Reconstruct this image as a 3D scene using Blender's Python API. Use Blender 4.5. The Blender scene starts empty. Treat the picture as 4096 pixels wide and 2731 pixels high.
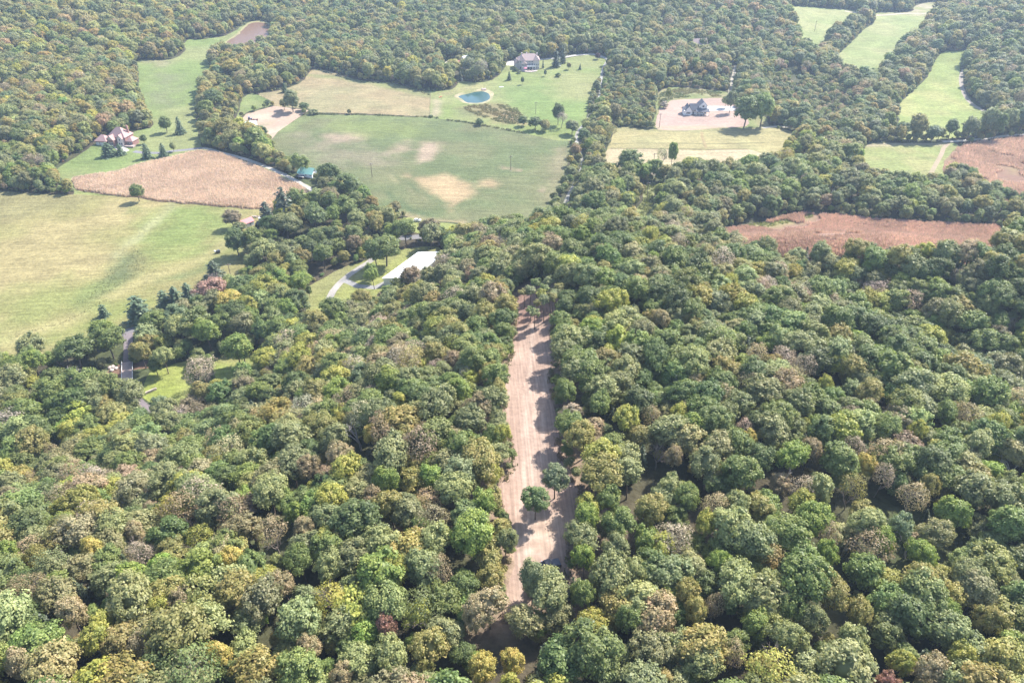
import bpy, bmesh, math, random
import numpy as np
from mathutils import Vector, Matrix, geometry

SC = bpy.context.scene
COL = SC.collection
R = math.radians
random.seed(7)
RNG = np.random.default_rng(11)

# ------------------------------------------------------------------ camera, sky, sun, exposure
CAM_Z, PITCH, FOC = 164.0, 34.0, 2925.0
cam_d = bpy.data.cameras.new('camera')
cam_d.sensor_width = 36.0
cam_d.lens = 36.0 * FOC / 4096.0
cam_d.clip_start, cam_d.clip_end = 1.0, 20000.0
cam = bpy.data.objects.new('camera', cam_d)
cam.location = (0, 0, CAM_Z)
cam.rotation_euler = (R(90 - PITCH), 0, 0)
COL.objects.link(cam)
SC.camera = cam

SUN_EL, SUN_AZ = 47.0, 47.0          # azimuth clockwise from +Y (the view direction)
world = bpy.data.worlds.new('World')
SC.world = world
world.use_nodes = True
wn = world.node_tree
bg = wn.nodes['Background']
sky = wn.nodes.new('ShaderNodeTexSky')
sky.sky_type = 'NISHITA'
sky.sun_disc = False
sky.sun_elevation = R(SUN_EL)
sky.sun_rotation = R(SUN_AZ)
sky.air_density = 1.0
sky.dust_density = 1.5
wn.links.new(sky.outputs[0], bg.inputs[0])
bg.inputs[1].default_value = 0.15
sun_d = bpy.data.lights.new('sun', 'SUN')
sun_d.energy = 4.8
sun_d.angle = R(0.53)
sun_d.color = (1.0, 0.95, 0.87)
sun = bpy.data.objects.new('sun', sun_d)
sv = Vector((math.sin(R(SUN_AZ)) * math.cos(R(SUN_EL)), math.cos(R(SUN_AZ)) * math.cos(R(SUN_EL)), math.sin(R(SUN_EL))))
sun.rotation_euler = sv.to_track_quat('Z', 'Y').to_euler()
sun.location = sv * 3000
COL.objects.link(sun)
vs = SC.view_settings
vs.view_transform, vs.look, vs.gamma = 'Standard', 'None', 1.0
vs.use_curve_mapping = False
vs.exposure = 1.2
cy = SC.cycles
cy.use_denoising = True
cy.denoiser = 'OPENIMAGEDENOISE'
cy.denoising_input_passes = 'RGB_ALBEDO_NORMAL'
cy.max_bounces, cy.diffuse_bounces, cy.glossy_bounces = 5, 2, 2
cy.transmission_bounces, cy.volume_bounces, cy.transparent_max_bounces = 3, 0, 4
cy.use_adaptive_sampling = False
cy.caustics_reflective = cy.caustics_refractive = False
HAZE_DENSITY = 0.00018

# ------------------------------------------------------------------ small tools
def tag(o, label, cat=None, group=None, kind=None):
    o['label'] = label
    if cat: o['category'] = cat
    if group: o['group'] = group
    if kind: o['kind'] = kind
    return o

def link(name, me, parent=None):
    o = bpy.data.objects.new(name, me)
    COL.objects.link(o)
    if parent is not None: o.parent = parent
    return o

def empty(name, loc, rz=0.0):
    o = bpy.data.objects.new(name, None)
    o.empty_display_size = 0.5
    COL.objects.link(o)
    o.location = loc
    o.rotation_euler = (0, 0, rz)
    return o

def mesh_np(name, V, F, mats=(), attr=None, mi=None, smooth=False):
    """V (n,3); F list of index arrays, each (m,k)"""
    me = bpy.data.meshes.new(name)
    V = np.asarray(V, np.float32)
    if not isinstance(F, (list, tuple)): F = [F]
    tot = np.concatenate([np.full(len(f), f.shape[1], np.int32) for f in F])
    idx = np.concatenate([f.ravel() for f in F]).astype(np.int32)
    me.vertices.add(len(V)); me.vertices.foreach_set('co', V.ravel())
    me.loops.add(len(idx)); me.loops.foreach_set('vertex_index', idx)
    me.polygons.add(len(tot))
    st = np.zeros(len(tot), np.int32); st[1:] = np.cumsum(tot)[:-1]
    me.polygons.foreach_set('loop_start', st)
    me.polygons.foreach_set('loop_total', tot)
    for m in mats: me.materials.append(m)
    if mi is not None: me.polygons.foreach_set('material_index', np.asarray(mi, np.int32))
    if smooth: me.polygons.foreach_set('use_smooth', np.ones(len(tot), bool))
    me.update(calc_edges=True)
    if attr:
        for k, (dom, typ, data) in attr.items():
            a = me.attributes.new(k, typ, dom)
            f = {'FLOAT': 'value', 'INT': 'value', 'FLOAT_VECTOR': 'vector', 'FLOAT_COLOR': 'color'}[typ]
            a.data.foreach_set(f, np.ascontiguousarray(data).ravel())
    return me

def hash2(ix, iy, seed):
    h = (ix.astype(np.int64) * 374761393 + iy.astype(np.int64) * 668265263 + seed * 974634777) & 0xffffffff
    h = ((h ^ (h >> 13)) * 1274126177) & 0xffffffff
    return ((h ^ (h >> 16)) & 0xffff) / 65535.0

def vnoise(x, y, scale, seed=0):
    x, y = np.asarray(x) / scale, np.asarray(y) / scale
    ix, iy = np.floor(x).astype(np.int64), np.floor(y).astype(np.int64)
    fx, fy = x - ix, y - iy
    fx, fy = fx * fx * (3 - 2 * fx), fy * fy * (3 - 2 * fy)
    a, b = hash2(ix, iy, seed), hash2(ix + 1, iy, seed)
    c, d = hash2(ix, iy + 1, seed), hash2(ix + 1, iy + 1, seed)
    return (a * (1 - fx) + b * fx) * (1 - fy) + (c * (1 - fx) + d * fx) * fy

def fbm(x, y, scale, seed=0, oct=3):
    s, a, t = 0, 1.0, 0
    for k in range(oct):
        s = s + a * vnoise(x, y, scale / 2 ** k, seed + k * 17); t += a; a *= 0.5
    return s / t

def smooth(a, b, x):
    t = np.clip((x - a) / (b - a), 0, 1)
    return t * t * (3 - 2 * t)

def sdf(poly, X, Y):
    """signed distance, negative inside"""
    P = np.asarray(poly, float); Q = np.roll(P, -1, 0)
    X = np.asarray(X, float); Y = np.asarray(Y, float)
    d = np.full(X.shape, 1e18); ins = np.zeros(X.shape, bool)
    for (ax, ay), (bx, by) in zip(P, Q):
        ex, ey = bx - ax, by - ay
        t = np.clip(((X - ax) * ex + (Y - ay) * ey) / (ex * ex + ey * ey + 1e-12), 0, 1)
        d = np.minimum(d, (X - ax - t * ex) ** 2 + (Y - ay - t * ey) ** 2)
        if ay != by:
            c = ((ay > Y) != (by > Y)) & (X < ax + (Y - ay) * ex / (by - ay + (1e-12 if by == ay else 0)))
            ins ^= c
    d = np.sqrt(d)
    return np.where(ins, -d, d)

def linedist(line, X, Y):
    P = np.asarray(line, float)
    d = np.full(np.shape(X), 1e18)
    for (ax, ay), (bx, by) in zip(P[:-1], P[1:]):
        ex, ey = bx - ax, by - ay
        t = np.clip(((X - ax) * ex + (Y - ay) * ey) / (ex * ex + ey * ey + 1e-12), 0, 1)
        d = np.minimum(d, (X - ax - t * ex) ** 2 + (Y - ay - t * ey) ** 2)
    return np.sqrt(d)

# ------------------------------------------------------------------ the lie of the land
TOE = [(-900, 60), (-420, 110), (-250, 145), (-160, 172), (-118, 190), (-92, 228), (-70, 262), (-42, 312), (-15, 345),
       (40, 356), (110, 352), (200, 345), (300, 335), (420, 330), (900, 330), (900, -900), (-900, -900)]
RAVINE = [(60, 330), (92, 262), (128, 205), (158, 160), (205, 105), (260, 40), (300, -60)]
BLUE_POND, BROWN_POND = None, None

def H(X, Y):
    X = np.asarray(X, float); Y = np.asarray(Y, float)
    d = -sdf(TOE, X, Y)
    z = 41.0 * smooth(-4, 112, d)
    z = z + np.where(d > 0, 1, 0) * smooth(10, 70, d) * (fbm(X, Y, 70, 3, 2) - 0.5) * 9
    rv = linedist(RAVINE, X, Y)
    z = z - smooth(20, 110, d) * 15 * np.exp(-(rv / 24) ** 2)
    # far hills
    def bump(cx, cy, sx, sy, h, p=2.0):
        return h * np.exp(-(np.abs((X - cx) / sx) ** p + np.abs((Y - cy) / sy) ** p))
    z = z + bump(-560, 900, 240, 330, 62) + bump(40, 1250, 420, 300, 70) + bump(560, 660, 130, 190, 40, 2.5) + bump(150, 860, 200, 130, 14)
    z = z + 2.5 * (fbm(X, Y, 220, 9, 2) - 0.5) * smooth(0, 60, -d)
    far = np.hypot(X, Y - 300)
    z = z + smooth(1300, 2600, far) * 90 * fbm(X, Y, 900, 5, 2)
    return z

def rays(uv):
    uv = np.atleast_2d(np.asarray(uv, float))
    a = (uv[:, 0] - 2048) / FOC; b = -(uv[:, 1] - 1365.5) / FOC
    s, c = math.sin(R(PITCH)), math.cos(R(PITCH))
    D = np.stack([a, c + b * s, -s + b * c], 1)
    return D / np.linalg.norm(D, axis=1)[:, None]

def ground(uv, up=0.0):
    """points of the land (raised by up) that lie along the given sight lines of the survey photograph"""
    D = rays(uv)
    T = np.concatenate([np.arange(60, 600, 2.0), np.arange(600, 3000, 6.0)])
    X = D[:, 0:1] * T; Y = D[:, 1:2] * T; Z = CAM_Z + D[:, 2:3] * T
    below = Z < H(X, Y) + up
    k = np.argmax(below, 1); k[~below.any(1)] = len(T) - 1
    k = np.maximum(k, 1)
    lo, hi = T[k - 1], T[k]
    for _ in range(14):
        m = (lo + hi) / 2
        b = (CAM_Z + D[:, 2] * m) < H(D[:, 0] * m, D[:, 1] * m) + up
        hi = np.where(b, m, hi); lo = np.where(b, lo, m)
    P = D * hi[:, None]; P[:, 2] += CAM_Z
    return P

def G(u, v, up=0.0):
    return Vector(ground([(u, v)], up)[0])

def project(P):
    P = np.atleast_2d(P) - np.array([0, 0, CAM_Z])
    s, c = math.sin(R(PITCH)), math.cos(R(PITCH))
    dep = P[:, 1] * c - P[:, 2] * s
    yy = P[:, 1] * s + P[:, 2] * c
    return np.stack([2048 + FOC * P[:, 0] / dep, 1365.5 - FOC * yy / dep, dep], 1)

def smoothpoly(P, closed=True, step=6.0):
    """Catmull-Rom through the points, resampled"""
    P = np.asarray(P, float); n = len(P); out = []
    for i in range(n if closed else n - 1):
        if closed:
            p0, p1, p2, p3 = P[(i - 1) % n], P[i], P[(i + 1) % n], P[(i + 2) % n]
        else:
            p0, p1, p2, p3 = P[max(i - 1, 0)], P[i], P[i + 1], P[min(i + 2, n - 1)]
        k = max(1, int(np.linalg.norm(p2 - p1) / step))
        for j in range(k):
            t = j / k
            out.append(0.5 * ((2 * p1) + (-p0 + p2) * t + (2 * p0 - 5 * p1 + 4 * p2 - p3) * t * t + (-p0 + 3 * p1 - 3 * p2 + p3) * t ** 3))
    if not closed: out.append(P[-1])
    return np.array(out)

def ribbon(line, w):
    L = smoothpoly(line, False, 5.0)
    T = np.gradient(L, axis=0); T /= np.linalg.norm(T, axis=1)[:, None] + 1e-9
    N = np.stack([-T[:, 1], T[:, 0]], 1)
    return np.concatenate([L + N * w / 2, (L - N * w / 2)[::-1]])

# ------------------------------------------------------------------ materials
def new_mat(name):
    m = bpy.data.materials.new(name); m.use_nodes = True
    nt = m.node_tree; nt.nodes.clear()
    out = nt.nodes.new('ShaderNodeOutputMaterial')
    return m, nt, out

def nd(nt, t, **kw):
    n = nt.nodes.new(t)
    for k, v in kw.items():
        if k.startswith('i_'): n.inputs[k[2:].replace('_', ' ')].default_value = v
        else: setattr(n, k, v)
    return n

def paint(name, col, rough=0.7, spec=0.3, metal=0.0, grain=0.0, scale=3.0, wave=None):
    """plain painted / mineral surface with optional mottling"""
    m, nt, out = new_mat(name)
    p = nd(nt, 'ShaderNodeBsdfPrincipled')
    p.inputs['Roughness'].default_value = rough
    p.inputs['Specular IOR Level'].default_value = spec
    p.inputs['Metallic'].default_value = metal
    c4 = (*col, 1)
    if grain > 0:
        tc = nd(nt, 'ShaderNodeTexCoord')
        nz = nd(nt, 'ShaderNodeTexNoise', i_Scale=scale, i_Detail=4.0)
        nt.links.new(tc.outputs['Object'], nz.inputs['Vector'])
        mr = nd(nt, 'ShaderNodeMapRange'); mr.inputs[1].default_value = 0.25; mr.inputs[2].default_value = 0.75
        mr.inputs[3].default_value = 1 - grain; mr.inputs[4].default_value = 1 + grain
        nt.links.new(nz.outputs[0], mr.inputs[0])
        mx = nd(nt, 'ShaderNodeVectorMath', operation='SCALE'); mx.inputs[0].default_value = col
        nt.links.new(mr.outputs[0], mx.inputs['Scale'])
        nt.links.new(mx.outputs[0], p.inputs['Base Color'])
    else:
        p.inputs['Base Color'].default_value = c4
    nt.links.new(p.outputs[0], out.inputs[0])
    return m

def ground_mat(name, fine=0.25, fs=0.8, streak=None, bump=0.25, bs=1.2):
    """base colour from the land's own cover map 'col', broken up by noise; streak=(angle, along, across, amount)"""
    m, nt, out = new_mat(name)
    L = nt.links.new
    p = nd(nt, 'ShaderNodeBsdfPrincipled'); p.inputs['Roughness'].default_value = 0.95
    p.inputs['Specular IOR Level'].default_value = 0.1
    at = nd(nt, 'ShaderNodeAttribute', attribute_name='col')
    tc = nd(nt, 'ShaderNodeTexCoord')
    fac = None
    def mul(a, b):
        if a is None: return b
        q = nd(nt, 'ShaderNodeMath', operation='MULTIPLY'); L(a, q.inputs[0]); L(b, q.inputs[1]); return q.outputs[0]
    for sc, am in ((fs, fine), (fs * 0.13, fine * 0.7)):
        nz = nd(nt, 'ShaderNodeTexNoise', i_Scale=sc, i_Detail=5.0, i_Roughness=0.6)
        L(tc.outputs['Object'], nz.inputs['Vector'])
        mr = nd(nt, 'ShaderNodeMapRange'); mr.inputs[1].default_value = 0.28; mr.inputs[2].default_value = 0.72
        mr.inputs[3].default_value = 1 - am; mr.inputs[4].default_value = 1 + am
        L(nz.outputs[0], mr.inputs[0]); fac = mul(fac, mr.outputs[0])
    if streak:
        ang, al, ac, am = streak
        mp = nd(nt, 'ShaderNodeMapping'); mp.vector_type = 'TEXTURE'
        mp.inputs['Rotation'].default_value = (0, 0, R(ang)); mp.inputs['Scale'].default_value = (al, ac, 1)
        L(tc.outputs['Object'], mp.inputs['Vector'])
        nz = nd(nt, 'ShaderNodeTexNoise', i_Scale=1.0, i_Detail=3.0, i_Roughness=0.55)
        L(mp.outputs[0], nz.inputs['Vector'])
        mr = nd(nt, 'ShaderNodeMapRange'); mr.inputs[1].default_value = 0.3; mr.inputs[2].default_value = 0.7
        mr.inputs[3].default_value = 1 - am; mr.inputs[4].default_value = 1 + am
        L(nz.outputs[0], mr.inputs[0]); fac = mul(fac, mr.outputs[0])
    mx = nd(nt, 'ShaderNodeVectorMath', operation='SCALE')
    L(at.outputs['Color'], mx.inputs[0]); L(fac, mx.inputs['Scale'])
    L(mx.outputs[0], p.inputs['Base Color'])
    nz = nd(nt, 'ShaderNodeTexNoise', i_Scale=bs, i_Detail=4.0)
    L(tc.outputs['Object'], nz.inputs['Vector'])
    bp = nd(nt, 'ShaderNodeBump', i_Strength=bump, i_Distance=0.6)
    L(nz.outputs[0], bp.inputs['Height']); L(bp.outputs[0], p.inputs['Normal'])
    L(p.outputs[0], out.inputs[0])
    return m

def leaf_mat(name, trans=0.3, vary=0.3, tint_attr=True, col=(0.1, 0.12, 0.05)):
    m, nt, out = new_mat(name)
    L = nt.links.new
    if tint_attr:
        at = nd(nt, 'ShaderNodeAttribute', attribute_name='tint', attribute_type='INSTANCER'); base = at.outputs['Color']
    else:
        rgb = nd(nt, 'ShaderNodeRGB'); rgb.outputs[0].default_value = (*col, 1); base = rgb.outputs[0]
    lv = nd(nt, 'ShaderNodeAttribute', attribute_name='lv')
    mr = nd(nt, 'ShaderNodeMapRange'); mr.inputs[3].default_value = 1 - vary; mr.inputs[4].default_value = 1 + vary
    L(lv.outputs['Fac'], mr.inputs[0])
    sc = nd(nt, 'ShaderNodeVectorMath', operation='SCALE'); L(base, sc.inputs[0]); L(mr.outputs[0], sc.inputs['Scale'])
    hs = nd(nt, 'ShaderNodeHueSaturation')
    hue = nd(nt, 'ShaderNodeMapRange'); hue.inputs[3].default_value = 0.522; hue.inputs[4].default_value = 0.478
    L(lv.outputs['Fac'], hue.inputs[0]); L(hue.outputs[0], hs.inputs['Hue'])
    L(sc.outputs[0], hs.inputs['Color'])
    p = nd(nt, 'ShaderNodeBsdfPrincipled'); p.inputs['Roughness'].default_value = 0.5; p.inputs['Specular IOR Level'].default_value = 0.35
    L(hs.outputs[0], p.inputs['Base Color'])
    t = nd(nt, 'ShaderNodeBsdfTranslucent')
    tcn = nd(nt, 'ShaderNodeVectorMath', operation='MULTIPLY'); tcn.inputs[1].default_value = (1.1, 1.15, 0.8)
    L(hs.outputs[0], tcn.inputs[0]); L(tcn.outputs[0], t.inputs['Color'])
    mx = nd(nt, 'ShaderNodeMixShader', i_Fac=trans)
    L(p.outputs[0], mx.inputs[1]); L(t.outputs[0], mx.inputs[2]); L(mx.outputs[0], out.inputs[0])
    return m

# ------------------------------------------------------------------ fields, yards, roads: outlines surveyed from the photograph
def XY(px): return ground(px)[:, :2]

def field(px, step=6.0, soft=True):
    P = XY(px)
    if not soft: return P
    P = smoothpoly(P, True, min(step, 3.0))
    dx = (fbm(P[:, 0], P[:, 1], 7, 201, 2) - .5) * 2.6; dy = (fbm(P[:, 0], P[:, 1], 7, 202, 2) - .5) * 2.6     # ragged natural margins
    return P + np.stack([dx, dy], 1)

def floor_cover(X, Y):
    C = cover(FOREST_FLOOR, (0.085, 0.10, 0.045), 30, 2)(X, Y)
    return lerp(C, (0.40, 0.285, 0.21), 0.85 * (1 - smooth(2.5, 6.5, sdf(V['clearing'], X, Y) + 3 * (fbm(X, Y, 6, 90, 2) - .5))))

REG = []      # (name, polygon, label, category, material key, colour function), later ones lie over earlier ones
def region(name, poly, label, cat, mat, colour): REG.append((name, np.asarray(poly), label, cat, mat, colour))

def lerp(a, b, t): return np.asarray(a) * (1 - t[:, None]) + np.asarray(b) * t[:, None]

def cover(base, alt=None, scale=40, seed=1, patches=(), lo=0.35, hi=0.7):
    """cover map: base and alternate colour in drifting patches, then outlined patches (poly px, colour, soft metres, amount)"""
    def f(X, Y):
        C = np.tile(np.asarray(base, float), (len(X), 1))
        if alt is not None: C = lerp(C, alt, smooth(lo, hi, fbm(X, Y, scale, seed, 3)))
        for q in patches:
            px, c, soft, am = q[:4]
            w = (fbm(X, Y, 9, 41, 3) - 0.5) * soft * 2.2
            if len(q) > 4: d = linedist(smoothpoly(XY(px), False, 6), X, Y) - q[4]
            else: d = sdf(smoothpoly(XY(px), True, 6), X, Y)
            C = lerp(C, c, am * (1 - smooth(-soft, soft, d + w)))
        return C
    return f

FOREST_FLOOR = (0.09, 0.075, 0.05)
MEADOW, MEADOW2 = (0.165, 0.215, 0.07), (0.225, 0.24, 0.10)
DRY = (0.36, 0.31, 0.17)
DIRT = (0.46, 0.325, 0.25)
GRAVEL = (0.44, 0.41, 0.375)

V = {}
V['valley'] = field([(745, 163), (800, 158), (877, 150), (918, 135), (985, 100), (1050, 95), (1046, 184), (970, 204), (845, 215), (842, 296), (826, 326),
    (800, 357), (790, 418), (782, 459), (788, 505), (800, 561), (818, 592), (905, 620), (1000, 650), (1110, 690), (1250, 750), (1270, 790), (1150, 830), (1040, 850),
    (1000, 900), (760, 860), (500, 810), (306, 790), (290, 760), (225, 690), (262, 655), (345, 602), (410, 556), (500, 540), (575, 515), (612, 500), (590, 440), (560, 360), (553, 290), (553, 243), (600, 242), (689, 237), (738, 206)])
V['pasture'] = field([(-260, 745), (0, 764), (150, 776), (306, 780), (510, 787), (663, 808), (840, 824), (1010, 838), (1100, 850), (1105, 900), (1070, 930), (985, 985), (995, 1060), (945, 1130),
    (890, 1185), (800, 1235), (690, 1285), (500, 1345), (300, 1410), (0, 1480), (-300, 1520)])
V['corn'] = field([(300, 715), (380, 700), (459, 689), (560, 660), (663, 638), (765, 611), (820, 606), (880, 616), (969, 645), (1060, 680), (1153, 722), (1230, 762), (1262, 800), (1180, 835), (1040, 839),
    (969, 834), (663, 809), (510, 788), (316, 765), (296, 735)])
V['soy'] = field([(1110, 527), (1170, 487), (1235, 461), (1459, 460), (1638, 468), (1724, 470), (1867, 491), (1944, 506), (2097, 533), (2214, 561), (2272, 562), (2280, 602), (2270, 663), (2250, 730),
    (2230, 765), (2204, 822), (2180, 900), (2000, 930), (1860, 905), (1842, 891), (1689, 880), (1594, 853), (1540, 850), (1460, 800), (1400, 770), (1330, 740), (1220, 690), (1130, 640), (1085, 580)])
V['hay'] = field([(1036, 378), (1080, 370), (1153, 352), (1215, 320), (1255, 276), (1330, 290), (1434, 321), (1561, 333), (1638, 351), (1722, 380), (1721, 420), (1719, 465), (1638, 464), (1459, 455), (1286, 451), (1245, 436), (1160, 430), (1092, 421)])
V['dirtlot'] = field([(985, 456), (1040, 440), (1097, 424), (1235, 442), (1180, 480), (1112, 527), (1085, 560), (1020, 560), (955, 535), (950, 495)], soft=False)
V['paddock'] = field([(980, 385), (1026, 378), (1090, 415), (1040, 432), (975, 458), (945, 520), (930, 520), (955, 450)])
V['lawn'] = field([(1722, 380), (1690, 368), (1745, 365), (1810, 358), (1842, 328), (1900, 330), (1954, 326), (1995, 301), (2036, 252), (2100, 250), (2178, 236), (2265, 233), (2367, 220), (2420, 236), (2412, 286), (2392, 316), (2372, 357), (2358, 408),
    (2345, 469), (2330, 510), (2310, 561), (2272, 562), (2214, 561), (2097, 533), (1944, 506), (1867, 491), (1724, 470), (1719, 465), (1721, 420)])
V['bank'] = field([(1816, 384), (1850, 370), (1885, 366), (1920, 357), (1962, 360), (1977, 376), (1966, 398), (1938, 415), (1900, 418), (1866, 414), (1832, 402)], 3)
V['pond'] = field([(1836, 385), (1870, 376), (1908, 368), (1939, 366), (1956, 374), (1960, 388), (1951, 400), (1928, 411), (1901, 414), (1873, 412), (1850, 400)], 3)
V['pond2bank'] = field([(895, 178), (940, 140), (985, 98), (1020, 84), (1075, 92), (1085, 130), (1060, 183), (980, 184)], 4)
V['pond2'] = field([(906, 176), (950, 142), (988, 104), (1025, 90), (1072, 98), (1080, 130), (1050, 182), (980, 178)], 4)
V['rough'] = field([(2625, 445), (2638, 367), (2714, 350), (2800, 356), (2893, 366), (2930, 390), (2970, 440), (3060, 470), (3060, 512), (2950, 520), (2640, 520)])
V['newlot'] = field([(2637, 440), (2660, 425), (2686, 403), (2765, 396), (2893, 393), (2915, 410), (2960, 430), (2990, 475), (2985, 505), (2883, 512), (2765, 521), (2632, 519)])
V['yellow'] = field([(2469, 510), (2635, 519), (2765, 522), (2883, 513), (2950, 518), (3046, 512), (3170, 530), (3130, 600), (3080, 650), (2800, 680), (2560, 675), (2425, 675), (2425, 600), (2450, 548)])
V['stubble'] = field([(2432, 597), (2540, 596), (2640, 597), (2800, 602), (3000, 600), (3060, 650), (2800, 690), (2600, 704), (2410, 685), (2422, 640)])
V['fieldA'] = field([(3158, 28), (3300, 34), (3423, 44), (3418, 71), (3393, 102), (3326, 120), (3295, 170), (3260, 215), (3210, 190), (3195, 130), (3170, 80)])
V['fieldB'] = field([(3510, 62), (3600, 58), (3699, 62), (3684, 112), (3612, 168), (3551, 235), (3495, 300), (3440, 320), (3350, 255), (3347, 224), (3367, 209), (3408, 168), (3459, 117), (3495, 92)])
V['fieldB2'] = field([(3520, 50), (3640, 48), (3660, 25), (3730, 8), (3745, 25), (3800, 30), (3760, 52), (3695, 64), (3600, 60), (3510, 66)])
V['fieldC'] = field([(3770, 212), (3820, 206), (3870, 204), (3847, 240), (3839, 286), (3849, 357), (3880, 408), (3940, 446), (3950, 500), (3860, 545), (3700, 560), (3590, 545), (3598, 480), (3580, 444), (3660, 357), (3705, 316), (3735, 255)])
V['fieldD'] = field([(3474, 578), (3600, 572), (3765, 573), (3830, 580), (3790, 640), (3760, 720), (3640, 740), (3480, 715), (3450, 640)])
V['cornE'] = field([(3778, 645), (3816, 600), (3867, 577), (3980, 560), (4096, 546), (4400, 515), (4500, 760), (4200, 840), (3990, 790), (3860, 730), (3775, 690)])
V['redcorn'] = field([(2860, 935), (2960, 905), (3051, 888), (3150, 862), (3245, 853), (3350, 862), (3459, 873), (3663, 889), (3800, 895), (3908, 905), (4010, 938), (3960, 1010), (3700, 1030), (3350, 1030), (2950, 1005)])
V['powercut'] = field([(2585, 735), (2628, 735), (2615, 800), (2600, 930), (2520, 930), (2545, 850), (2570, 790)])
V['looplawn'] = field([(1225, 1160), (1300, 1110), (1367, 1076), (1474, 1038), (1540, 1025), (1600, 1000), (1740, 985), (1760, 1040), (1700, 1140), (1560, 1200), (1430, 1250), (1300, 1290), (1235, 1260)])
V['bridgelawn'] = field([(600, 1490), (640, 1478), (700, 1455), (760, 1440), (775, 1500), (770, 1560), (735, 1610), (712, 1650), (640, 1660), (615, 1610), (575, 1585), (585, 1530)])
V['yard2'] = field([(860, 1435), (940, 1418), (1035, 1415), (1030, 1490), (960, 1530), (870, 1520)])
V['verge'] = field([(1640, 868), (1700, 885), (1850, 900), (1900, 930), (1830, 960), (1660, 930), (1590, 890)])
V['creek'] = field([(452, 1452), (500, 1456), (540, 1448), (600, 1440), (640, 1452), (600, 1470), (530, 1480), (500, 1520), (450, 1535), (360, 1540), (280, 1560), (230, 1540), (330, 1505), (420, 1490)])
V['clearing'] = field([(2088, 1150), (2150, 1140), (2230, 1180), (2256, 1206), (2222, 1260), (2214, 1291), (2210, 1355), (2206, 1426), (2210, 1500), (2216, 1600), (2226, 1700), (2236, 1790), (2275, 1878), (2310, 1950), (2330, 2003), (2315, 2057), (2282, 2124), (2268, 2220), (2262, 2310), (2200, 2345), (2130, 2330),
    (2100, 2340), (2085, 2410), (2060, 2480), (2015, 2480), (2022, 2400), (2034, 2330), (2055, 2258), (2050, 2169), (2036, 2079), (1998, 2003), (1998, 1940), (2048, 1878), (2040, 1760), (2035, 1672), (2020, 1590), (2016, 1500), (2030, 1447), (2055, 1401), (2058, 1330), (2060, 1266), (2064, 1222), (2070, 1180)])

ROADS = {
 'loop': ([(1310, 1230), (1319, 1190), (1332, 1164), (1357, 1134), (1398, 1098), (1440, 1070), (1474, 1049), (1520, 1010)], 3.2),
 'loop2': ([(1372, 1118), (1395, 1128), (1429, 1144), (1500, 1150), (1580, 1110)], 3.4),
 'barnlane': ([(808, 592), (840, 597), (867, 606), (969, 633), (1040, 657), (1100, 682), (1153, 707), (1210, 738), (1255, 765), (1300, 810)], 3.0),
 'asphalt': ([(808, 592), (740, 600), (690, 605), (640, 612), (580, 612), (535, 606)], 3.6),
 'county': ([(2320, 905), (2150, 925), (1900, 935), (1700, 945), (1530, 958), (1400, 962), (1300, 946), (1180, 985), (1050, 1090), (950, 1160), (750, 1245), (500, 1330), (300, 1395), (100, 1450), (-150, 1500)], 5.0),
 'bridgeroad': ([(512, 1330), (513, 1400), (510, 1460), (511, 1515), (530, 1580), (600, 1640), (690, 1640), (780, 1630)], 3.4),
 'farmlane': ([(2224, 885), (2240, 850), (2258, 820), (2275, 780), (2322, 690), (2330, 640), (2314, 600), (2305, 550), (2316, 520), (2340, 493), (2372, 440), (2400, 380), (2404, 320), (2414, 270), (2432, 240)], 2.3),
 'manordrive': ([(2432, 238), (2400, 224), (2370, 217), (2300, 222), (2255, 230), (2200, 235), (2150, 240)], 3.6),
 'eastlane': ([(3050, 512), (3080, 508), (3160, 508), (3300, 520)], 3.2),
 'woodlane': ([(2920, 385), (2920, 365), (2925, 330), (2935, 300), (2945, 260)], 3.0),
 'fieldlane': ([(3770, 567), (3860, 562), (3960, 552), (4096, 537), (4400, 505)], 3.4),
 'fieldpath': ([(3795, 574), (3775, 592), (3768, 612), (3745, 655), (3720, 700)], 2.6),
 'track': ([(3855, 280), (3844, 310), (3850, 357), (3876, 405), (3929, 441), (3990, 465)], 3.0),
 'toplane': ([(3380, 45), (3420, 52), (3510, 62), (3600, 56), (3660, 54), (3720, 52), (3780, 35)], 4.5),
}
RX = {k: XY(v[0]) for k, v in ROADS.items()}
POND_Z = {}

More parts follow.
